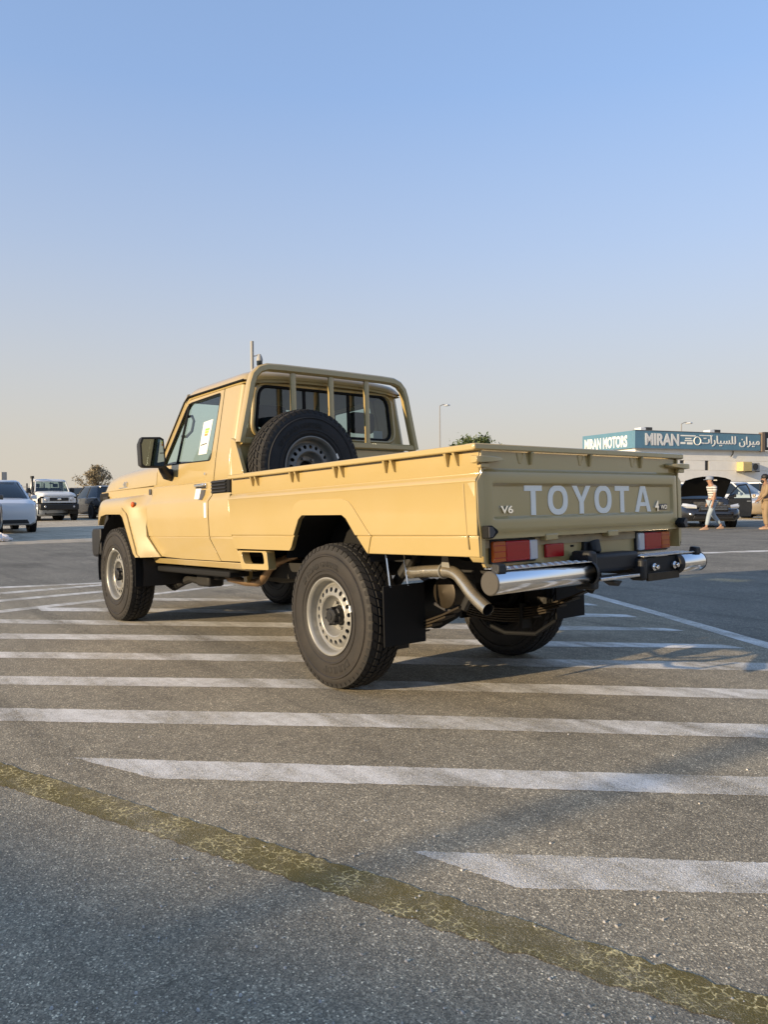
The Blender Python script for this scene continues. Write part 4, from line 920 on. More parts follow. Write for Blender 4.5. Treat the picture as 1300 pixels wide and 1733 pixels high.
sp.parent = truck; sp.matrix_basis = TILT @ Matrix.Translation((.925, .352, 1.205)) @ Matrix.Rotation(PI/2, 4, 'Z') @ Matrix.Rotation(.4, 4, 'Y')
m = MB(); m.box(.99, 1.06, .30, .40, .75, 1.25); part('spare_wheel_carrier', m, 'paint')

# ================================================================== BACKGROUND
M['car_glass'] = plain('dark_car_glass', (.012, .016, .018), .06, coat=.3)
M['car_white'] = plain('white_car_paint', (.66, .68, .70), .3, coat=.8)
M['car_silver'] = plain('silver_blue_car_paint', (.34, .38, .43), .3, metal=.4, coat=.8)
M['car_black'] = plain('black_car_paint', (.014, .014, .016), .22, coat=1.)
M['car_dark'] = plain('dark_grey_car_paint', (.045, .045, .048), .3, coat=.8)
M['car_gold'] = plain('gold_beige_car_paint', (.42, .33, .22), .3, metal=.3, coat=.8)
M['lamp_glass'] = plain('lamp_glass', (.60, .62, .64), .15, coat=1., metal=.3)
M['engine'] = plain('engine_bay_grey', (.07, .07, .072), .5, var=.5, scale=12.)
def gpos(u, D): p = at(u, 850, D); return (p.x, p.y, 0)
def face_cam(u, D, turn=0):
    p = gpos(u, D); return math.atan2(CAM.y-p[1], CAM.x-p[0])+R(turn)
def body_sec(x, hw, zb, zt):
    h = [(0, zb), (hw*.82, zb), (hw*.95, zb+.07), (hw*.995, zb+.28*(zt-zb)), (hw, zb+.62*(zt-zb)), (hw*.975, zt-.07), (hw*.90, zt-.018), (hw*.6, zt), (0, zt+.012)]
    return [(x, y, z) for y, z in h]+[(x, -y, z) for y, z in h[-2:0:-1]]
SED = dict(st=[(2.43, .60, .38, .60), (2.38, .74, .28, .70), (2.22, .85, .22, .77), (1.6, .905, .2, .88), (.98, .92, .2, .955), (0, .925, .2, .97), (-1.2, .92, .2, .99), (-1.9, .89, .24, 1.02), (-2.3, .82, .30, 1.0), (-2.43, .68, .42, .82)],
           gl=dict(z0=.95, z1=1.43, b=(1.05, -1.85), t=(.18, -1.02), hb=.80, ht=.60), ax=(1.42, -1.42), wr=.33, nose=2.40, lampz=.66)
SUV = dict(st=[(2.27, .66, .48, .80), (2.22, .80, .28, .92), (2.02, .88, .24, 1.0), (1.2, .925, .22, 1.08), (0, .93, .22, 1.10), (-1.6, .93, .24, 1.12), (-2.1, .88, .32, 1.12), (-2.24, .78, .45, 1.0)],
           gl=dict(z0=1.06, z1=1.66, b=(1.22, -2.14), t=(.42, -1.72), hb=.84, ht=.64), ax=(1.36, -1.36), wr=.36, nose=2.24, lampz=.80)
def wheel_simple(par, x, y, r, s):
    wr = MB(); ax = lambda a, b, c: (x+a, y+s*c, r+b)
    wr.lathe([(r*.62, .095), (r*.72, .108), (r*.93, .10), (r, .075), (r, -.10), (r*.6, -.10)], ax, 28); w_ = build('wheel', wr, 'tyre_clean', par)
    wr = MB(); wr.lathe([(r*.64, .098), (r*.60, .07), (r*.2, .085), (.001, .085)], ax, 20); build('rim', wr, 'rim_grey', w_)
    return w_
def make_car(name, label, cat, group, paint, K, u, D, turn=0, heading=None, hood=True, door_open=False, grille='chrome', lamp='lamp_glass'):
    p = gpos(u, D); root = empty(name, p, face_cam(u, D, turn) if heading is None else heading, label, cat, group)
    st = K['st']
    if not hood: st = [(x, hw, zb, zt-.12*sstep(.95, 1.1, x)) for x, hw, zb, zt in st[:4]]+[(1.04, .92, .2, .80), (.98, .92, .2, .955)]+st[5:]
    m = MB(); m.loft([body_sec(*q) for q in st]); body = build('body', m, paint, root, ang=40, bevel=.0)
    g = K['gl']; zb, zt = g['z0']-.02, g['z1']
    def ring(z, t, sh=0.):
        f = g['b'][0]*(1-t)+g['t'][0]*t; b = g['b'][1]*(1-t)+g['t'][1]*t; h = g['hb']*(1-t)+g['ht']*t
        return [(f-sh, h*.80, z), (f-sh-.12, h, z), (b+sh+.15, h, z), (b+sh, h*.82, z), (b+sh, -h*.82, z), (b+sh+.15, -h, z), (f-sh-.12, -h, z), (f-sh, -h*.80, z)]
    m = MB(); m.loft([ring(zb, 0), ring(zt-.06, .92)]); build('windows', m, 'car_glass', root, ang=50)
    m = MB(); m.loft([ring(zt-.065, .915), ring(zt-.03, .96, -.02), ring(zt, 1.0, .10), ring(zt+.012, 1.0, .3)]); build('roof', m, paint, root, ang=50)
    a, b = ring(zb, 0), ring(zt-.05, .93)
    for s in (1, -1):
        for i0 in ((1, 2) if s > 0 else (6, 5)):
            m = MB(); m.tube([a[i0], b[i0]], .035, 6); build('pillar', m, paint, root)
        ia = (1, 2) if s > 0 else (6, 5)
        q0 = Vector(a[ia[0]]).lerp(Vector(a[ia[1]]), .52); q1 = Vector(b[ia[0]]).lerp(Vector(b[ia[1]]), .50)
        m = MB(); m.tube([q0, q1], .028, 6); build('pillar', m, 'black', root)
        for x in K['ax']:
            mm = MB(); hw = .925
            mm.cyl(K['wr']+.055, hw-.16, hw+.004, lambda aa, bb, cc: (x+aa, s*cc, K['wr']+bb), 28); build('black_arch_disc', mm, 'rubber', root)  # black disc stands in for the shaded wheel well; no arch is cut
            wheel_simple(root, x, s*(hw-.085), K['wr'], s)
        zl = K['lampz']; xn = K['nose']
        m = MB(); m.loft([[(xn-.32, s*.86, zl+.02), (xn-.32, s*.90, zl+.05), (xn-.32, s*.86, zl+.13)], [(xn-.10, s*.79, zl-.02), (xn-.08, s*.80, zl+.03), (xn-.14, s*.78, zl+.12)], [(xn+.01, s*.52, zl-.03), (xn+.02, s*.52, zl+.02), (xn-.04, s*.52, zl+.07)]]); build('headlamp', m, lamp, root)
        m = MB(); m.cyl(.05, xn-.02, xn+.03, lambda aa, bb, cc: (cc-.09, s*.66+aa, .42+bb), 12); build('fog_lamp', m, 'lamp_glass', root)
        m = MB(); m.loft([[(1.0, s*.93, zb+.02), (1.0, s*.93, zb+.13), (.92, s*.93, zb+.13), (.92, s*.93, zb+.02)], [(1.0, s*1.10, zb+.0), (1.0, s*1.10, zb+.14), (.90, s*1.10, zb+.14), (.90, s*1.10, zb)]]); build('door_mirror', m, paint, root, bevel=.02)
        m = MB(); m.loft([[(-xn+.02, s*.50, zl+.12), (-xn+.02, s*.50, zl+.24), (-xn+.10, s*.50, zl+.24)], [(-xn+.22, s*.86, zl+.12), (-xn+.22, s*.86, zl+.25), (-xn+.32, s*.84, zl+.24)]]); build('tail_lamp', m, 'red', root)
        for x in (.25, -.75):
            m = MB(); m.box(x-.09, x+.09, s*.925, s*.945, zb-.10, zb-.075); build('door_handle', m, 'chrome', root)
    zl = K['lampz']
    if grille:
     m = MB(); m.prism([(-.46, zl-.10), (.46, zl-.10), (.40, zl+.06), (-.40, zl+.06)], lambda y, z, q: (q, y, z), K['nose']-.06, K['nose']+.04); gr_ = build('grille', m, 'black', root, bevel=.01)
    for k in range(3 if grille else 0):
        m = MB(); m.box(K['nose']+.038, K['nose']+.052, -.40, .40, zl-.075+.045*k, zl-.06+.045*k); build('grille_bar', m, grille, gr_)
    m = MB(); m.prism([(-.62, .30), (.62, .30), (.56, .44), (-.56, .44)], lambda y, z, q: (q, y, z), K['nose']-.10, K['nose']+.015); build('air_intake', m, 'black', root, bevel=.01)
    if not hood:
        m = MB(); m.box(1.10, 2.12, -.70, .70, .62, .74); m.box(1.3, 1.9, -.3, .25, .74, .83); m.cyl(.10, .74, .82, lambda aa, bb, cc: (1.5+aa, .5+bb, cc), 12); build('engine_bay', m, 'engine', root)
        ln, an = 1.22, R(33); ys_ = [-1, -.9, -.7, -.35, 0, .35, .7, .9, 1]; ts = [0, .2, .45, .7, .86, .95, 1.0]
        def hp(t, y, o):
            k = .80-.10*t; e = (1 if t < .86 else 1-.13*(abs(y)**3)*(t-.8)*4); tt = t*ln*e
            z = .06*(1-y*y)+o-.05*max(0, t-.85)/.15
            return (1.0+tt*math.cos(an)*1-z*math.sin(an)*-1*.3, y*k, .98+tt*math.sin(an)+z)
        m = MB(); m.grid(ts, ys_, lambda t, y: hp(t, y, 0)); build('open_bonnet', m, paint, root, ang=60)
        m = MB(); m.grid(ts, ys_, lambda t, y: hp(t*.97+.01, y*.96, -.022)); lin = build('bonnet_lining', m, 'rubber', root, ang=60)
        for y in (.30, .05):
            m = MB(); p0 = hp(.82, y, -.045); m.box(p0[0]-.02, p0[0]+.01, p0[1]-.06, p0[1]+.06, p0[2]-.02, p0[2]+.012); build('lining_label', m, 'paper', root)
    if door_open:
        hx, hy = .90, .925
        dr = empty('open_door', (hx, hy, 0), R(-62)); dr.parent = root
        m = MB(); m.prism([(0, .32), (-1.02, .32), (-1.08, .62), (-1.05, .95), (0, .95)], lambda x, z, q: (x, q, z), -.03, .03); build('door_panel', m, paint, dr, bevel=.015)
        P_ = [(0, 0, .95), (-.30, -.05, 1.20), (-.62, -.12, 1.375), (-.98, -.14, 1.40), (-1.06, -.10, 1.25), (-1.05, 0, .95)]
        m = MB(); m.tube(P_, .026, 6); build('window_frame', m, 'black', dr)
        m = MB(); m.add(P_, [tuple(range(6))]); build('door_glass', m, 'glass_dark', dr, recalc=False)
        m = MB(); m.box(-.98, -.80, .03, .05, .82, .85); build('door_handle', m, 'chrome', dr)
        m = MB(); m.prism([(.86, .34), (-.14, .34), (-.16, .93), (.86, .93)], lambda x, z, q: (x, q, z), .80, .932); build('dark_door_overlay', m, 'rubber', root)  # dark panel laid over the body, painting the shade of an open doorway
        m = MB(); m.loft([[(-.20, .03, .98), (-.12, .03, .98), (-.12, .03, 1.10), (-.20, .03, 1.10)], [(-.18, .20, .97), (-.10, .20, .97), (-.10, .20, 1.11), (-.18, .20, 1.11)]]); build('door_mirror', m, paint, dr, bevel=.02)
    return root
LC = 'cars parked on the dusty lot'
make_car('parked_car', 'dark grey car at the very edge beside the white crossover', 'car', LC, 'car_dark', SUV, -84, 20.5, 8)
make_car('parked_car', 'white crossover facing the road on the dusty lot', 'car', LC, 'car_white', SUV, -10, 25, 9, grille=None, lamp='car_glass')
make_car('parked_car', 'silver blue sedan between the white crossover and the white pickup', 'car', LC, 'car_silver', SED, 40, 37, 35)
make_car('parked_car', 'dark car just behind the white pickup bed', 'car', LC, 'car_dark', SUV, 142, 46, 60, grille='dark_grey')
make_car('parked_car', 'black car with orange red lamps beside the beige pickup nose', 'car', LC, 'car_black', SUV, 168, 40, 200, grille='dark_grey')
RC = 'cars parked before the white building'
make_car('parked_car', 'black sedan with its bonnet raised and front door open', 'car', RC, 'car_black', SED, 1170, 26.6, 16, hood=False, door_open=True)
make_car('parked_car', 'gold beige sedan behind the open black door', 'car', RC, 'car_gold', SED, 1335, 33.5, heading=math.atan2(-rr.y, -rr.x)+R(8))
make_car('parked_car', 'white estate car below the yellow wall box', 'car', RC, 'car_white', SUV, 1240, 38, 60)
make_car('parked_car', 'white car half hidden behind the man in tan', 'car', RC, 'car_white', SUV, 1318, 39, 60)
make_car('parked_car', 'white car mostly hidden by the raised bonnet', 'car', RC, 'car_white', SUV, 1160, 39, 60)

# the white pickup on the lot is a copy of the big one in white, with a snorkel
skip = ('spare_wheel', 'roll_bar', 'window_sticker', 'hang_tag', 'taped_label', 'letter', 'spare_wheel_carrier', 'mud_flap', 'engine_badge', 'drive_badge', 'leaf_spring', 'bumper_tube', 'bonnet_badge', 'headboard_upper_sheet')
wp = empty('pickup_truck', (0, 0, 0), 0, 'white single cab pickup with black snorkel facing the road', 'pickup truck', LC)
def ptree(o, parent):
    base = o.name.split('.')[0]
    if base in skip: return
    c = o.copy(); COL.objects.link(c); c.parent = parent
    if c.type == 'MESH' and c.material_slots and c.material_slots[0].material == M['paint']:
        c.material_slots[0].link = 'OBJECT'; c.material_slots[0].material = M['white_paint']
    for ch in list(o.children): ptree(ch, c)
for ch in list(truck.children): ptree(ch, wp)
D_ = 36; hd = face_cam(97, D_, 12); q = Vector(gpos(95, D_))
wp.rotation_euler = (0, 0, hd); wp.location = q-Vector((math.cos(hd), math.sin(hd), 0))*3.3
m = MB(); m.tube([(2.75, -.84, 1.16), (2.50, -.86, 1.30), (2.10, -.80, 1.90), (2.09, -.80, 2.0)], .045, 8); m.cyl(.085, 2.0, 2.12, lambda a, b, c: (2.09+a, -.80+b, c), 14)
build('snorkel', m, 'black', wp)

# ------------------------------------------------------------------ white building with the sign
M['wall'] = plain('cream_wall_panel', (.82, .79, .72), .8, var=.06, scale=1.2)
M['teal'] = plain('teal_sign_board', (.10, .215, .30), .5, var=.08, scale=2.)
M['sign_white'] = plain('sign_letters', (.72, .72, .70), .5)
M['sign_black'] = plain('black_sign_board', (.03, .028, .027), .5)
M['sign_brown'] = plain('brown_sign_post', (.16, .12, .09), .6)
M['ac_yellow'] = plain('yellowed_plastic', (.52, .42, .19), .6, var=.1)
M['ac_grey'] = plain('grey_metal_case', (.33, .32, .30), .6)
M['win_dark'] = plain('dark_window', (.03, .03, .033), .2)
M['galv'] = plain('galvanised_steel', (.30, .30, .30), .5, metal=.4)
C0 = Vector(gpos(1075, 48)); LF = Vector(gpos(980, 52.5)); RT = Vector(gpos(1285, 52.0))
ex = (RT-C0).normalized(); ey = Vector((ex.y, -ex.x, 0)); 
if ey.dot(LF-C0) < 0: ey = -ey
LX = (RT-C0).length; LY = (LF-C0).length; ZF0, ZF1 = 3.98, 5.08
bl = empty('showroom_building', C0, 0, 'cream single storey building under the teal sign fascia', 'building')
bl.matrix_basis = Matrix(((ex.x, ey.x, 0, C0.x), (ex.y, ey.y, 0, C0.y), (0, 0, 1, 0), (0, 0, 0, 1)))
LXT = 26.0
m = MB(); m.box(.12, LXT, .12, LY, 0, 1.9); build('lower_wall', m, 'wall', bl)
def wallband(z0, z1, gaps):
    x = .12
    for g0, g1 in gaps+[(LXT, LXT)]:
        mm = MB(); mm.box(x, g0, .12, LY, z0, z1); build('wall_panel', mm, 'wall', bl, bevel=.01); x = g1
def bx(u): # distance along the right face seen at photo column u
    k = d+rr*((u-650)/1294.88); k = Vector((k.x, k.y, 0)); c = Vector((CAM.x, CAM.y, 0))
    n_ = ey; t = (C0-c).dot(n_)/k.dot(n_); return (c+k*t-C0).dot(ex)
w0, w1 = bx(1153), bx(1160.5); w2, w3 = bx(1195.5), bx(1202)
wallband(1.91, 2.62, []); wallband(2.63, 3.26, [(w0, w1), (w2, w3)]); wallband(3.27, 3.98, [])
for a, b in ((w0, w1), (w2, w3)):
    mm = MB(); mm.box(a, b, .22, .26, 2.63, 3.26); wd_ = build('window', mm, 'win_dark', bl)
    mm = MB(); mm.box(a+.005, a+.03, .13, .22, 2.63, 3.26); mm.box(b-.03, b-.005, .13, .22, 2.63, 3.26); build('window_frame', mm, 'galv', wd_)
mm = MB(); mm.box(-.05, LXT, 0.12, LY+.05, ZF1-.25, ZF1-.05); build('roof', mm, 'ac_grey', bl)
# fascia boards
sg = empty('shop_sign', C0, 0, 'teal fascia sign reading MIRAN MOTORS around the building corner', 'sign'); sg.matrix_basis = bl.matrix_basis.copy()
m = MB(); m.box(-.10, LX, -.10, .10, ZF0, ZF1); build('front_board', m, 'teal', sg, bevel=.015)
m = MB(); m.box(-.098, .098, .104, LY+.1, ZF0+.002, ZF1-.002); build('side_board', m, 'teal', sg, bevel=.015)
for z in (ZF0-.03, ZF1+.003):
    m = MB(); m.box(-.13, LX, -.13, .10, z, z+.027); build('board_trim', m, 'galv', sg)
def fascia_text(s, u0, u1, z0, z1, bold=.03, name='lettering', h=None):
    me = text_mesh(s, 1., .012, bold, align='LEFT'); xs_ = [v.co.x for v in me.vertices]; zs_ = [v.co.y for v in me.vertices]
    if not xs_: return
    a, b = bx(u0), bx(u1); x0, x1, y0, y1 = min(xs_), max(xs_), min(zs_), max(zs_)
    remap(me, lambda x, y, z: (a+(x-x0)/(x1-x0)*(b-a), -.116-z, z0+(y-y0)/(y1-y0)*(z1-z0))); link(name, me, 'sign_white', sg)
fascia_text('MIRAN', 1090, 1147, 4.17, 4.93, .035)
fascia_text('\uFE95\uFE8D\uFEAD\uFE8E\uFEF4\uFEB4\uFEE0\uFEDF \uFEE5\uFE8D\uFEAE\uFEF4\uFEE3', 1183, 1283, 4.18, 4.90, .012)
for k, (za, zb_, ua, ub) in enumerate(((4.80, 4.88, 1150, 1175), (4.62, 4.70, 1158, 1168), (4.48, 4.56, 1157, 1170), (4.30, 4.42, 1150, 1158), (4.28, 4.42, 1161, 1170), (4.86, 4.91, 1182, 1204))):
    m = MB(); m.box(bx(ua), bx(ub), -.112, -.100, za, zb_); build('small_print', m, 'letter', sg)
m = MB(); cx_ = bx(1178); m.tube([(cx_+.28*math.cos(t), -.11, 4.52+.26*math.sin(t)) for t in [2*PI*k/20 for k in range(20)]], .03, 6, closed=True); build('sign_emblem', m, 'letter', sg)
me = text_mesh('MIRAN MOTORS', 1., .012, .035, align='LEFT'); xs_ = [v.co.x for v in me.vertices]; a, b = min(xs_), max(xs_)
remap(me, lambda x, y, z: (-.106-z, LY-.15-(x-a)/(b-a)*(LY-.75), 4.12+y*.98)); link('lettering', me, 'sign_white', sg)
# neighbouring black sign
sb = empty('shop_sign', C0, 0, 'black fascia sign with pale lettering past the brown post', 'sign'); sb.matrix_basis = bl.matrix_basis.copy()
m = MB(); m.box(LX+.32, LX+9, -.12, .10, ZF0+.05, ZF1+.18); build('front_board', m, 'sign_black', sb, bevel=.015)
m = MB(); m.box(LX+.03, LX+.30, -.20, .10, ZF0-.06, ZF1+.14); build('end_post', m, 'sign_brown', sb, bevel=.01)
me = text_mesh('E', .8, .012, .03, align='LEFT'); remap(me, lambda x, y, z: (bx(1294)+x, -.136-z, 4.26+y)); link('lettering', me, 'sign_white', sb)
# wall boxes, roof units, hanging cable
def boxat(name, label, cat, u0, u1, z0, z1, dep, mat, fan=False, grp=None):
    r_ = empty(name, C0, 0, label, cat, grp); r_.matrix_basis = bl.matrix_basis.copy(); a, b = bx(u0), bx(u1)
    mm = MB(); mm.box(a, b, .118-dep, .118, z0, z1); build('case', mm, mat, r_, bevel=.02)
    if fan:
        mm = MB(); mm.lathe([(.001, 0), (.19, 0), (.22, .02), (.22, .03)], lambda p_, q_, c: ((a+b)/2+p_, .118-dep-c-.002, (z0+z1)/2+q_), 20); build('fan_guard', mm, 'win_dark', r_)
    else:
        for k in range(4):
            mm = MB(); z = z0+(z1-z0)*(k+.7)/5; mm.box(a+.04, b-.04, .118-dep-.012, .118-dep-.002, z, z+.03); build('louvre', mm, mat, r_)
    mm = MB(); mm.box(a, a+.04, .118-dep, .118, z0-.06, z0-.005); mm.box(b-.04, b, .118-dep, .118, z0-.06, z0-.005); build('bracket', mm, 'win_dark', r_)
boxat('air_conditioner', 'yellowed air conditioner box on the cream wall', 'air conditioner', 1249, 1264, 2.58, 3.20, .55, 'ac_yellow')
boxat('air_conditioner', 'grey air conditioner unit with round fan beside the yellowed box', 'air conditioner', 1266, 1281, 2.60, 3.16, .35, 'ac_grey', True)
def roofbox(u, label):
    r_ = empty('roof_unit', C0, 0, label, 'roof unit', 'roof units on the cream building'); r_.matrix_basis = bl.matrix_basis.copy(); a = bx(u)
    mm = MB(); mm.box(a, a+.42, .9, 1.5, ZF1-.05, ZF1+.30); build('case', mm, 'car_white', r_, bevel=.02)
    mm = MB(); mm.box(a+.43, a+.95, .9, 1.5, ZF1-.05, ZF1+.33); build('grille_case', mm, 'win_dark', r_, bevel=.02)
roofbox(1101, 'small roof unit over the word MIRAN'); roofbox(1219, 'small roof unit over the arabic lettering')
r_ = MB(); a = bx(1238); r_.tube([(a+.20, .06, 3.95), (a+.18, .05, 3.75), (a+.05, .05, 3.62), (a, .05, 3.55)], .03, 6); o_ = build('hanging_cable', r_, 'rubber'); o_.matrix_basis = bl.matrix_basis.copy()
tag(o_, 'dark cable hanging below the sign fascia', 'cable')

# ------------------------------------------------------------------ poles
def lamp_post(u, vtop, D, label, side_=1, head=True, rad=.07, grp=None):
    b = Vector(gpos(u, D)); h = at(u, vtop, D).z
    r_ = empty('street_lamp', b, 0, label, 'street lamp', grp)
    mm = MB(); mm.tube([(0, 0, 0), (0, 0, h*.6), (0, 0, h-.1)], [rad, rad*.8, rad*.6], 10); build('pole', mm, 'galv', r_)
    e = rr*side_; e = Vector((e.x, e.y, 0)).normalized()
    mm = MB(); mm.tube([(0, 0, h-.12), tuple(e*.35+Vector((0, 0, h+.05))), tuple(e*.9+Vector((0, 0, h+.05)))], rad*.5, 8); build('arm', mm, 'galv', r_)
    c = e*.8; mm = MB(); mm.box(c.x-.3, c.x+.3, c.y-.22, c.y+.22, h-.12, h+.05); build('lamp_head', mm, 'lamp_glass', r_, bevel=.05)
    return r_
lamp_post(745, 686, 85, 'slender street lamp rising behind the pickup bed', 1, rad=.10)
lamp_post(1153, 716, 80, 'slender street lamp rising behind the teal sign', 1, rad=.09)
# camera pole behind the cab
b = Vector(gpos(429, 30)); h = at(429, 579, 30).z
cp = empty('camera_pole', b, 0, 'grey steel pole with a dome camera behind the cab', 'camera pole')
m = MB(); m.tube([(0, 0, 0), (0, 0, h)], .068, 12); build('pole', m, 'ac_grey', cp)
e = Vector((rr.x, rr.y, 0)).normalized(); zc = at(429, 601, 30).z
m = MB(); m.tube([(0, 0, zc-.08), tuple(e*.12+Vector((0, 0, zc-.06))), tuple(e*.27+Vector((0, 0, zc+.0)))], .022, 8); build('arm', m, 'galv', cp)
m = MB(); m.lathe([(.001, .02), (.05, .0), (.10, -.10), (.125, -.20), (.125, -.26), (.001, -.26)], lambda a, b, c: (e.x*.29+a, e.y*.29+b, zc+c), 18); build('camera_hood', m, 'ac_grey', cp, ang=40)
m = MB(); m.lathe([(.115, -.26), (.115, -.40), (.09, -.47), (.001, -.50)], lambda a, b, c: (e.x*.29+a, e.y*.29+b, zc+c), 18); build('camera_dome', m, 'car_glass', cp, ang=50)
# far left: signboard, long low fence
b = Vector(gpos(7, 60)); z1 = at(7, 799, 60).z
sp_ = empty('sign_board', b, 0, 'small grey board on a post beyond the white crossover', 'sign')
m = MB(); m.tube([(0, 0, 0), (0, 0, z1-.4)], .05, 8); build('post', m, 'galv', sp_)
m = MB(); m.box(-.16, .16, -.2, .2, z1-.85, z1); build('board', m, 'ac_grey', sp_, bevel=.02)
fa, fb_ = Vector(gpos(-60, 62)), Vector(gpos(75, 62))
fe = empty('lot_fence', fa, 0, 'low post and rail fence far behind the parked cars', 'fence')
for k in range(15):
    q = (fb_-fa)*k/14; m = MB(); m.box(q.x-.05, q.x+.05, q.y-.05, q.y+.05, 0, 2.0+.12*(k % 3)); build('post', m, 'dark_grey', fe)
for z in (1.2, 1.95):
    m = MB(); m.tube([(0, 0, z), tuple(fb_-fa+Vector((0, 0, z)))], .035, 6); build('rail', m, 'galv', fe)

# ------------------------------------------------------------------ trees
def leafmat(name, c1, c2):
    m, ns, L, b = mat_new(name)
    oi = N(ns, 'ShaderNodeTexNoise', Scale=1.7, Detail=4.); tc = N(ns, 'ShaderNodeTexCoord'); L.new(tc.outputs['Object'], oi.inputs['Vector'])
    mx = N(ns, 'ShaderNodeMix', data_type='RGBA'); mx.inputs[6].default_value = (*c1, 1); mx.inputs[7].default_value = (*c2, 1)
    mr = N(ns, 'ShaderNodeMapRange'); mr.inputs[1].default_value = .35; mr.inputs[2].default_value = .65; L.new(oi.outputs[0], mr.inputs[0]); L.new(mr.outputs[0], mx.inputs[0])
    L.new(mx.outputs[2], b.inputs['Base Color']); b.inputs['Roughness'].default_value = .7
    return m
M['leaf_green'] = leafmat('green_leaves', (.045, .075, .018), (.10, .12, .03)); M['leaf_dry_hazed'] = leafmat('hazed_dry_leaves', (.20, .155, .09), (.29, .24, .15))  # brown leaves coloured paler in place of distance haze
M['bark'] = plain('bark', (.10, .075, .05), .9, var=.3)
def tree(u, D, h, wd, label, mat, nclump, leaf, grp, sparse=.5, seed=1):
    rg = random.Random(seed); r_ = empty('tree', gpos(u, D), rg.uniform(0, 6), label, 'tree', grp)
    m = MB(); m.tube([(0, 0, 0), (.05, .03, h*.25), (.0, .08, h*.5)], [h*.035, h*.028, h*.018], 8)
    lv = MB(); cl = []
    for k in range(nclump):
        a = rg.uniform(0, 2*PI); t = rg.random()**.5; z = h*(.42+.58*rg.random()); e = math.sin(PI*min(1, max(.05, (z/h-.32)/.72)))
        cl.append(Vector((wd/2*t*e*math.cos(a), wd/2*t*e*math.sin(a), z)))
    for k, c in enumerate(cl):
        if k % 2 == 0: m.tube([(0, .05, h*.40), tuple(c*.55+Vector((0, 0, h*.18))), tuple(c)], [h*.012, h*.007, h*.002], 5)
        rc = h*rg.uniform(.05, .10)
        for q in range(int(60*sparse+25)):
            o = Vector((rg.gauss(0, 1), rg.gauss(0, 1), rg.gauss(0, .8)))*rc*.6; p = c+o
            a_ = Vector((rg.gauss(0, 1), rg.gauss(0, 1), rg.gauss(0, 1))).normalized(); b_ = a_.cross(Vector((rg.gauss(0, 1), rg.gauss(0, 1), rg.gauss(0, 1)))).normalized()
            s_ = leaf*rg.uniform(.6, 1.3)
            lv.add([p-a_*s_, p-b_*s_*.45, p+a_*s_, p+b_*s_*.45], [(0, 1, 2, 3)])
    build('trunk', m, 'bark', r_); build('crown', lv, mat, r_, recalc=False, ang=180)
tree(805, 55, 5.0, 8.2, 'green leafy tree top showing above the tailgate', 'leaf_green', 95, .13, 'trees around the yard', .6, 5)
tree(162, 72, 3.9, 3.3, 'dry brownish tree behind the beige pickup bonnet', 'leaf_dry_hazed', 60, .10, 'trees around the yard', .8, 9)

# ------------------------------------------------------------------ litter on the lot edge
rg = random.Random(3)
def bag(u, v, s_, label, mat):
    p = ray_ground(u, v); bm = bmesh.new(); bmesh.ops.create_icosphere(bm, subdivisions=3, radius=s_)
    for v_ in bm.verts:
        k = 1+.35*math.sin(v_.co.x*19/s_*.2+rg.random())*math.cos(v_.co.y*23/s_*.2)+rg.uniform(-.12, .12); v_.co *= k; v_.co.z = max(-s_*.5, v_.co.z*.7)
    me = bpy.data.meshes.new('litter_bag'); bm.to_mesh(me); bm.free(); smooth(me, 25)
    o_ = link('litter_bag', me, mat, None); o_.location = (p.x, p.y, s_*.5+.004); tag(o_, label, 'bag', 'litter beside the sandy ridge')
M['bag'] = plain('thin_white_plastic', (.78, .72, .68), .4)
bag(2, 917, .16, 'crumpled white bag lying by the dark car', 'bag'); bag(17, 915, .06, 'small white scrap of plastic beside the crumpled bag', 'bag')

# ------------------------------------------------------------------ people
def stripes(name, c1, c2, scale):
    m, ns, L, b = mat_new(name); tc = N(ns, 'ShaderNodeTexCoord'); s_ = N(ns, 'ShaderNodeSeparateXYZ'); L.new(tc.outputs['Object'], s_.inputs[0])
    mu = N(ns, 'ShaderNodeMath', operation='MULTIPLY'); mu.inputs[1].default_value = scale; L.new(s_.outputs['Z'], mu.inputs[0])
    fr = N(ns, 'ShaderNodeMath', operation='FRACT'); L.new(mu.outputs[0], fr.inputs[0])
    gt = N(ns, 'ShaderNodeMath', operation='GREATER_THAN'); gt.inputs[1].default_value = .70; L.new(fr.outputs[0], gt.inputs[0])
    mx = N(ns, 'ShaderNodeMix', data_type='RGBA'); mx.inputs[6].default_value = (*c1, 1); mx.inputs[7].default_value = (*c2, 1); L.new(gt.outputs[0], mx.inputs[0]); L.new(mx.outputs[2], b.inputs['Base Color'])
    b.inputs['Roughness'].default_value = .9; return m
M['skin'] = plain('skin', (.34, .19, .12), .6); M['skin2'] = plain('skin_dark', (.25, .14, .085), .6)
M['striped'] = stripes('striped_cotton', (.55, .52, .48), (.05, .055, .07), 12.5)
M['jeans'] = plain('pale_blue_denim', (.33, .38, .42), .9, var=.12, scale=9.)
M['tan_cloth'] = plain('tan_cotton', (.27, .19, .11), .9, var=.1, scale=6.)
M['hair'] = plain('black_hair', (.012, .010, .009), .6); M['cap'] = plain('grey_cap', (.24, .27, .32), .85); M['shoe'] = plain('tan_shoe', (.40, .26, .17), .7)
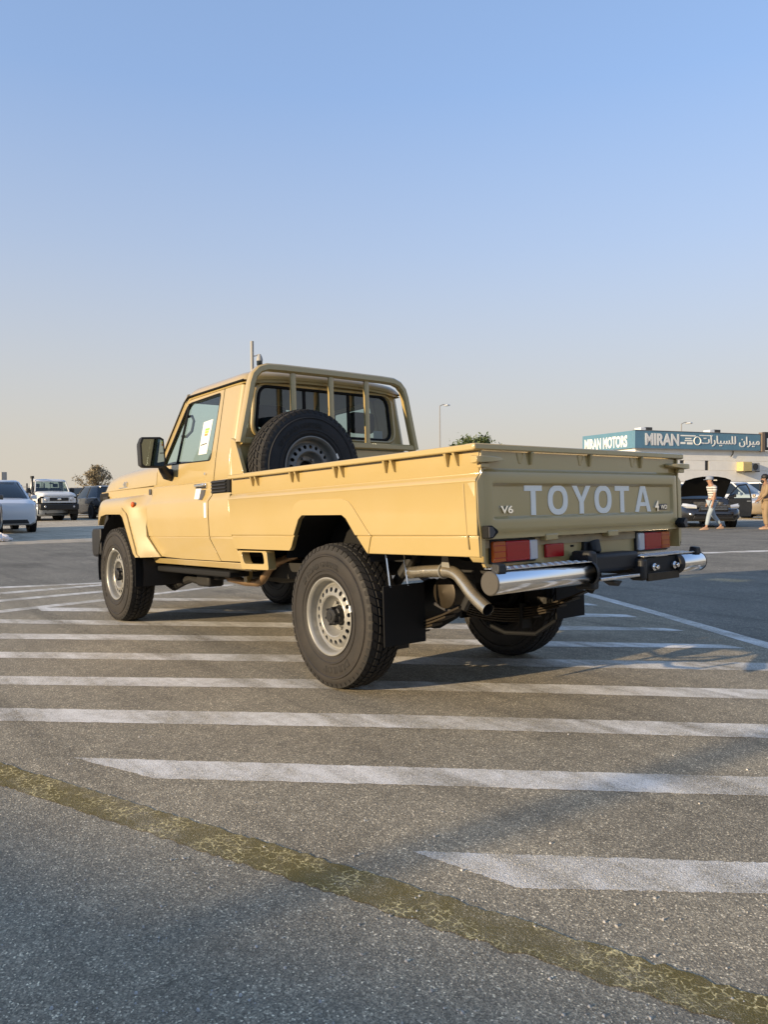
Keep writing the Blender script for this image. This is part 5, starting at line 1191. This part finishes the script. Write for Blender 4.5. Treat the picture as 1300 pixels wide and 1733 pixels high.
def skin(name, V, E, mat, par, root=0, sub=2):
    me = bpy.data.meshes.new(name); me.from_pydata([v[:3] for v in V], E, []); o_ = bpy.data.objects.new(name, me); COL.objects.link(o_)
    md = o_.modifiers.new('skin', 'SKIN'); md.use_smooth_shade = True
    for i, v in enumerate(V):
        k = me.skin_vertices[0].data[i]; k.radius = (v[3], v[4] if len(v) > 4 else v[3]); k.use_root = (i == root)
    sb_ = o_.modifiers.new('sub', 'SUBSURF'); sb_.levels = sub; sb_.render_levels = sub
    dg = bpy.context.evaluated_depsgraph_get(); dg.update(); m2 = bpy.data.meshes.new_from_object(o_.evaluated_get(dg)); bpy.data.objects.remove(o_)
    m2.name = name; m2.shade_smooth(); return link(name, m2, mat, par)
def ell(c, r, n=14):
    m = MB(); rings = []
    for i in range(1, n): t = PI*i/n; rings.append([(c[0]+r[0]*math.sin(t)*math.cos(2*PI*k/16), c[1]+r[1]*math.sin(t)*math.sin(2*PI*k/16), c[2]+r[2]*math.cos(t)) for k in range(16)])
    m.loft(rings); return m
def person(u, D, hd, label, H, J, top, bottom, skinm, shoes, long=False, cap=None, beard=False):
    k = H/1.75; r_ = empty('person', gpos(u, D), hd, label, 'person'); r_.scale = (k, k, k)
    hipL, knL, anL, toL = J['legL']; hipR, knR, anR, toR = J['legR']; shL, elL, wrL = J['armL']; shR, elR, wrR = J['armR']; ch = J['chest']; nk = J['neck']; hd_ = J['head']
    pel = (0, 0, .95)
    V = [(*pel, .135, .11), (*[(a+b)/2 for a, b in zip(pel, ch)], .125, .10), (*ch, .15, .11), (*nk, .06), (*hd_, .085, .10), (hd_[0]+.005, hd_[1], hd_[2]+.09, .075, .085)]
    E = [(0, 1), (1, 2), (2, 3), (3, 4), (4, 5)]
    for hip, kn, an, to in ((hipL, knL, anL, toL), (hipR, knR, anR, toR)):
        b = len(V); V += [(*hip, .085), (*kn, .06), (*an, .042), (*to, .035)]; E += [(0, b), (b, b+1), (b+1, b+2), (b+2, b+3)]
    for sh, eb, wr_ in ((shL, elL, wrL), (shR, elR, wrR)):
        b = len(V); dv = (Vector(wr_)-Vector(eb)).normalized(); V += [(*sh, .058), (*eb, .042), (*wr_, .030)]; E += [(2, b), (b, b+1), (b+1, b+2)]
        hnd = Vector(wr_)+dv*.08; V.append((*hnd, .034, .02)); E.append((b+2, b+3)); side_ = Vector((1, 0, 0))
        for q in range(4):
            f0 = hnd+Vector((.022-.014*q, 0, 0)); V += [(*(f0+dv*.045), .009), (*(f0+dv*(.085-.008*abs(q-1))+Vector((.012, 0, 0))), .007)]; E += [(b+3, len(V)-2), (len(V)-2, len(V)-1)]
        V.append((*(hnd+Vector((.05, 0, .0))+dv*.02), .010)); E.append((b+3, len(V)-1))
    body_ = skin('body', V, E, skinm, r_)
    # face: nose, ears, eyes
    hx, hy, hz = hd_; m = MB(); m.hexa([(hx+.085, hy-.012, hz+.03), (hx+.085, hy+.012, hz+.03), (hx+.085, hy+.016, hz-.015), (hx+.085, hy-.016, hz-.015)], [(hx+.092, hy-.006, hz+.03), (hx+.092, hy+.006, hz+.03), (hx+.118, hy+.012, hz-.012), (hx+.118, hy-.012, hz-.012)]); build('nose', m, skinm, r_, bevel=.004)
    for s in (1, -1):
        build('ear', ell((hx, hy+s*.092, hz+.01), (.022, .012, .032)), skinm, r_); build('eye', ell((hx+.088, hy+s*.034, hz+.035), (.012, .014, .010)), 'hair', r_)
    build('mouth', ell((hx+.090, hy, hz-.050), (.008, .026, .006)), 'hair', r_)
    if cap:
        m = MB(); m.lathe([(.112, .035), (.116, .07), (.108, .115), (.075, .15), (.001, .162)], lambda a, b, c: (hx+a*1.08, hy+b*.95, hz+c), 20)
        m.loft([[(hx+.08, hy-.08, hz+.045), (hx+.08, hy+.08, hz+.045), (hx+.08, hy+.08, hz+.055), (hx+.08, hy-.08, hz+.055)], [(hx+.19, hy-.05, hz+.03), (hx+.19, hy+.05, hz+.03), (hx+.19, hy+.05, hz+.038), (hx+.19, hy-.05, hz+.038)]]); build('cap', m, cap, r_, ang=50)
        build('hair', ell((hx-.035, hy, hz+.03), (.088, .098, .075)), 'hair', r_)
    else:
        build('hair', ell((hx-.02, hy, hz+.085), (.112, .108, .10)), 'hair', r_)
    if beard: build('beard', ell((hx+.045, hy, hz-.065), (.062, .075, .060)), 'hair', r_)
    # clothes
    V = [(*pel, .150, .125), (*[(a+b)/2 for a, b in zip(pel, ch)], .148, .118), (*ch, .168, .125), (nk[0]*.6+ch[0]*.4, 0, nk[2]*.6+ch[2]*.4, .085)]; E = [(0, 1), (1, 2), (2, 3)]
    if long: V += [(pel[0], 0, .60, .19, .15)]; E += [(0, 4)]
    for sh, eb, wr_ in ((shL, elL, wrL), (shR, elR, wrR)):
        b = len(V); e2 = Vector(sh).lerp(Vector(eb), .78 if not long else 1.0); V += [(*sh, .075), (*e2, .062)]; E += [(2, b), (b, b+1)]
        if long: w2_ = Vector(eb).lerp(Vector(wr_), .92); V.append((*w2_, .045)); E.append((b+1, b+2))
    skin('shirt', V, E, top, r_)
    V = [(0, 0, .97, .14, .115)]; E = []
    for hip, kn, an, to in ((hipL, knL, anL, toL), (hipR, knR, anR, toR)):
        b = len(V); a2 = Vector(an).lerp(Vector(kn), .12); V += [(*hip, .102), (*kn, .078), (*a2, .062)]; E += [(0, b), (b, b+1), (b+1, b+2)]
    skin('trousers', V, E, bottom, r_)
    for an, to in ((anL, toL), (anR, toR)):
        a2, t2 = Vector(an), Vector(to); dv = (t2-a2); m = MB(); hl = a2-Vector((.05, 0, .03))
        f = Vector((dv.x, dv.y, 0)).normalized(); sd_ = Vector((-f.y, f.x, 0)); low = min(a2.z-.08, t2.z-.03)
        secs = []
        for t, wd_, hh in ((-.07, .028, .07), (-.02, .040, .09), (.06, .042, .085), (.13, .047, .055), (.19, .040, .042), (.225, .02, .02)):
            c = a2+f*t; z0 = low; secs.append([c-sd_*wd_+Vector((0, 0, z0-c.z)), c+sd_*wd_+Vector((0, 0, z0-c.z)), c+sd_*wd_*.8+Vector((0, 0, z0-c.z+hh)), c-sd_*wd_*.8+Vector((0, 0, z0-c.z+hh))])
        m.loft(secs); build('shoe', m, shoes, r_, bevel=.01)
    return r_
left_h = math.atan2(-rr.y, -rr.x)
JW = dict(legL=((0, .10, .90), (.17, .10, .50), (.26, .10, .10), (.40, .10, .06)), legR=((0, -.10, .90), (-.08, -.10, .49), (-.37, -.10, .15), (-.26, -.10, .07)),
          armL=((.03, .21, 1.42), (.07, .25, 1.13), (.12, .23, .88)), armR=((.03, -.21, 1.42), (-.06, -.25, 1.14), (.02, -.25, .90)), chest=(.03, 0, 1.33), neck=(.06, 0, 1.50), head=(.10, 0, 1.60))
person(1206, 22.9, left_h+R(6), 'man in striped shirt, pale jeans and cap walking past the raised bonnet', 1.62, JW, 'striped', 'jeans', 'skin', 'shoe', cap='cap')
JS = dict(legL=((0, .10, .90), (.04, .11, .49), (.0, .12, .09), (.14, .13, .05)), legR=((0, -.10, .90), (.02, -.11, .49), (-.04, -.12, .09), (.10, -.13, .05)),
          armL=((.0, .21, 1.42), (.06, .26, 1.15), (.20, .18, 1.0)), armR=((.0, -.21, 1.42), (.05, -.27, 1.15), (.18, -.20, .98)), chest=(0, 0, 1.33), neck=(.02, 0, 1.50), head=(.06, 0, 1.60))
person(1297, 23.2, left_h+R(-12), 'bearded man in loose tan shirt and trousers beside the gold sedan', 1.66, JS, 'tan_cloth', 'tan_cloth', 'skin2', 'shoe', long=True, beard=True)

# ------------------------------------------------------------------ buildings of the yard outside the frame whose evening shadow lies over the foreground
hs = 5.5; run = hs/math.tan(R(SUN_EL)); so = Vector((math.sin(R(SUN_AZ)), math.cos(R(SUN_AZ)), 0))*run
e0 = Vector((-.85, 2.62, 0))+so; ed = Vector((.915, .404, 0)).normalized(); en = Vector((-ed.y, ed.x, 0))
sh = empty('office_building', e0, 0, 'long low office building whose evening shadow covers the foreground asphalt', 'building')
sh.matrix_basis = Matrix(((ed.x, en.x, 0, e0.x), (ed.y, en.y, 0, e0.y), (0, 0, 1, 0), (0, 0, 0, 1)))
m = MB(); m.box(-60, 14, .10, 9, 0, 5.0); build('wall', m, 'wall', sh)
m = MB(); m.box(-60.1, 14.1, 0, 9.1, 5.0, 5.5); build('parapet', m, 'ac_grey', sh, bevel=.02)
for k in range(14):
    m = MB(); x = -57+k*5; m.box(x, x+2.6, .07, .12, 1.0, 3.4); wd_ = build('window', m, 'win_dark', sh); m = MB(); m.box(x-.08, x+2.68, .02, .10, .88, .98); build('sill', m, 'galv', wd_)
lp0 = Vector((-1.85, 1.5, 0))+Vector((math.sin(R(SUN_AZ)), math.cos(R(SUN_AZ)), 0))*21
lpp = empty('yard_lamp_post', lp0, 0, 'steel yard lamp post before the long low office building', 'lamp post')
m = MB(); m.tube([(0, 0, 0), (0, 0, 6.2)], .05, 12); build('pole', m, 'galv', lpp)
m = MB(); m.box(-.3, .3, -.15, .15, 6.2, 6.35); build('lamp_head', m, 'lamp_glass', lpp, bevel=.03)
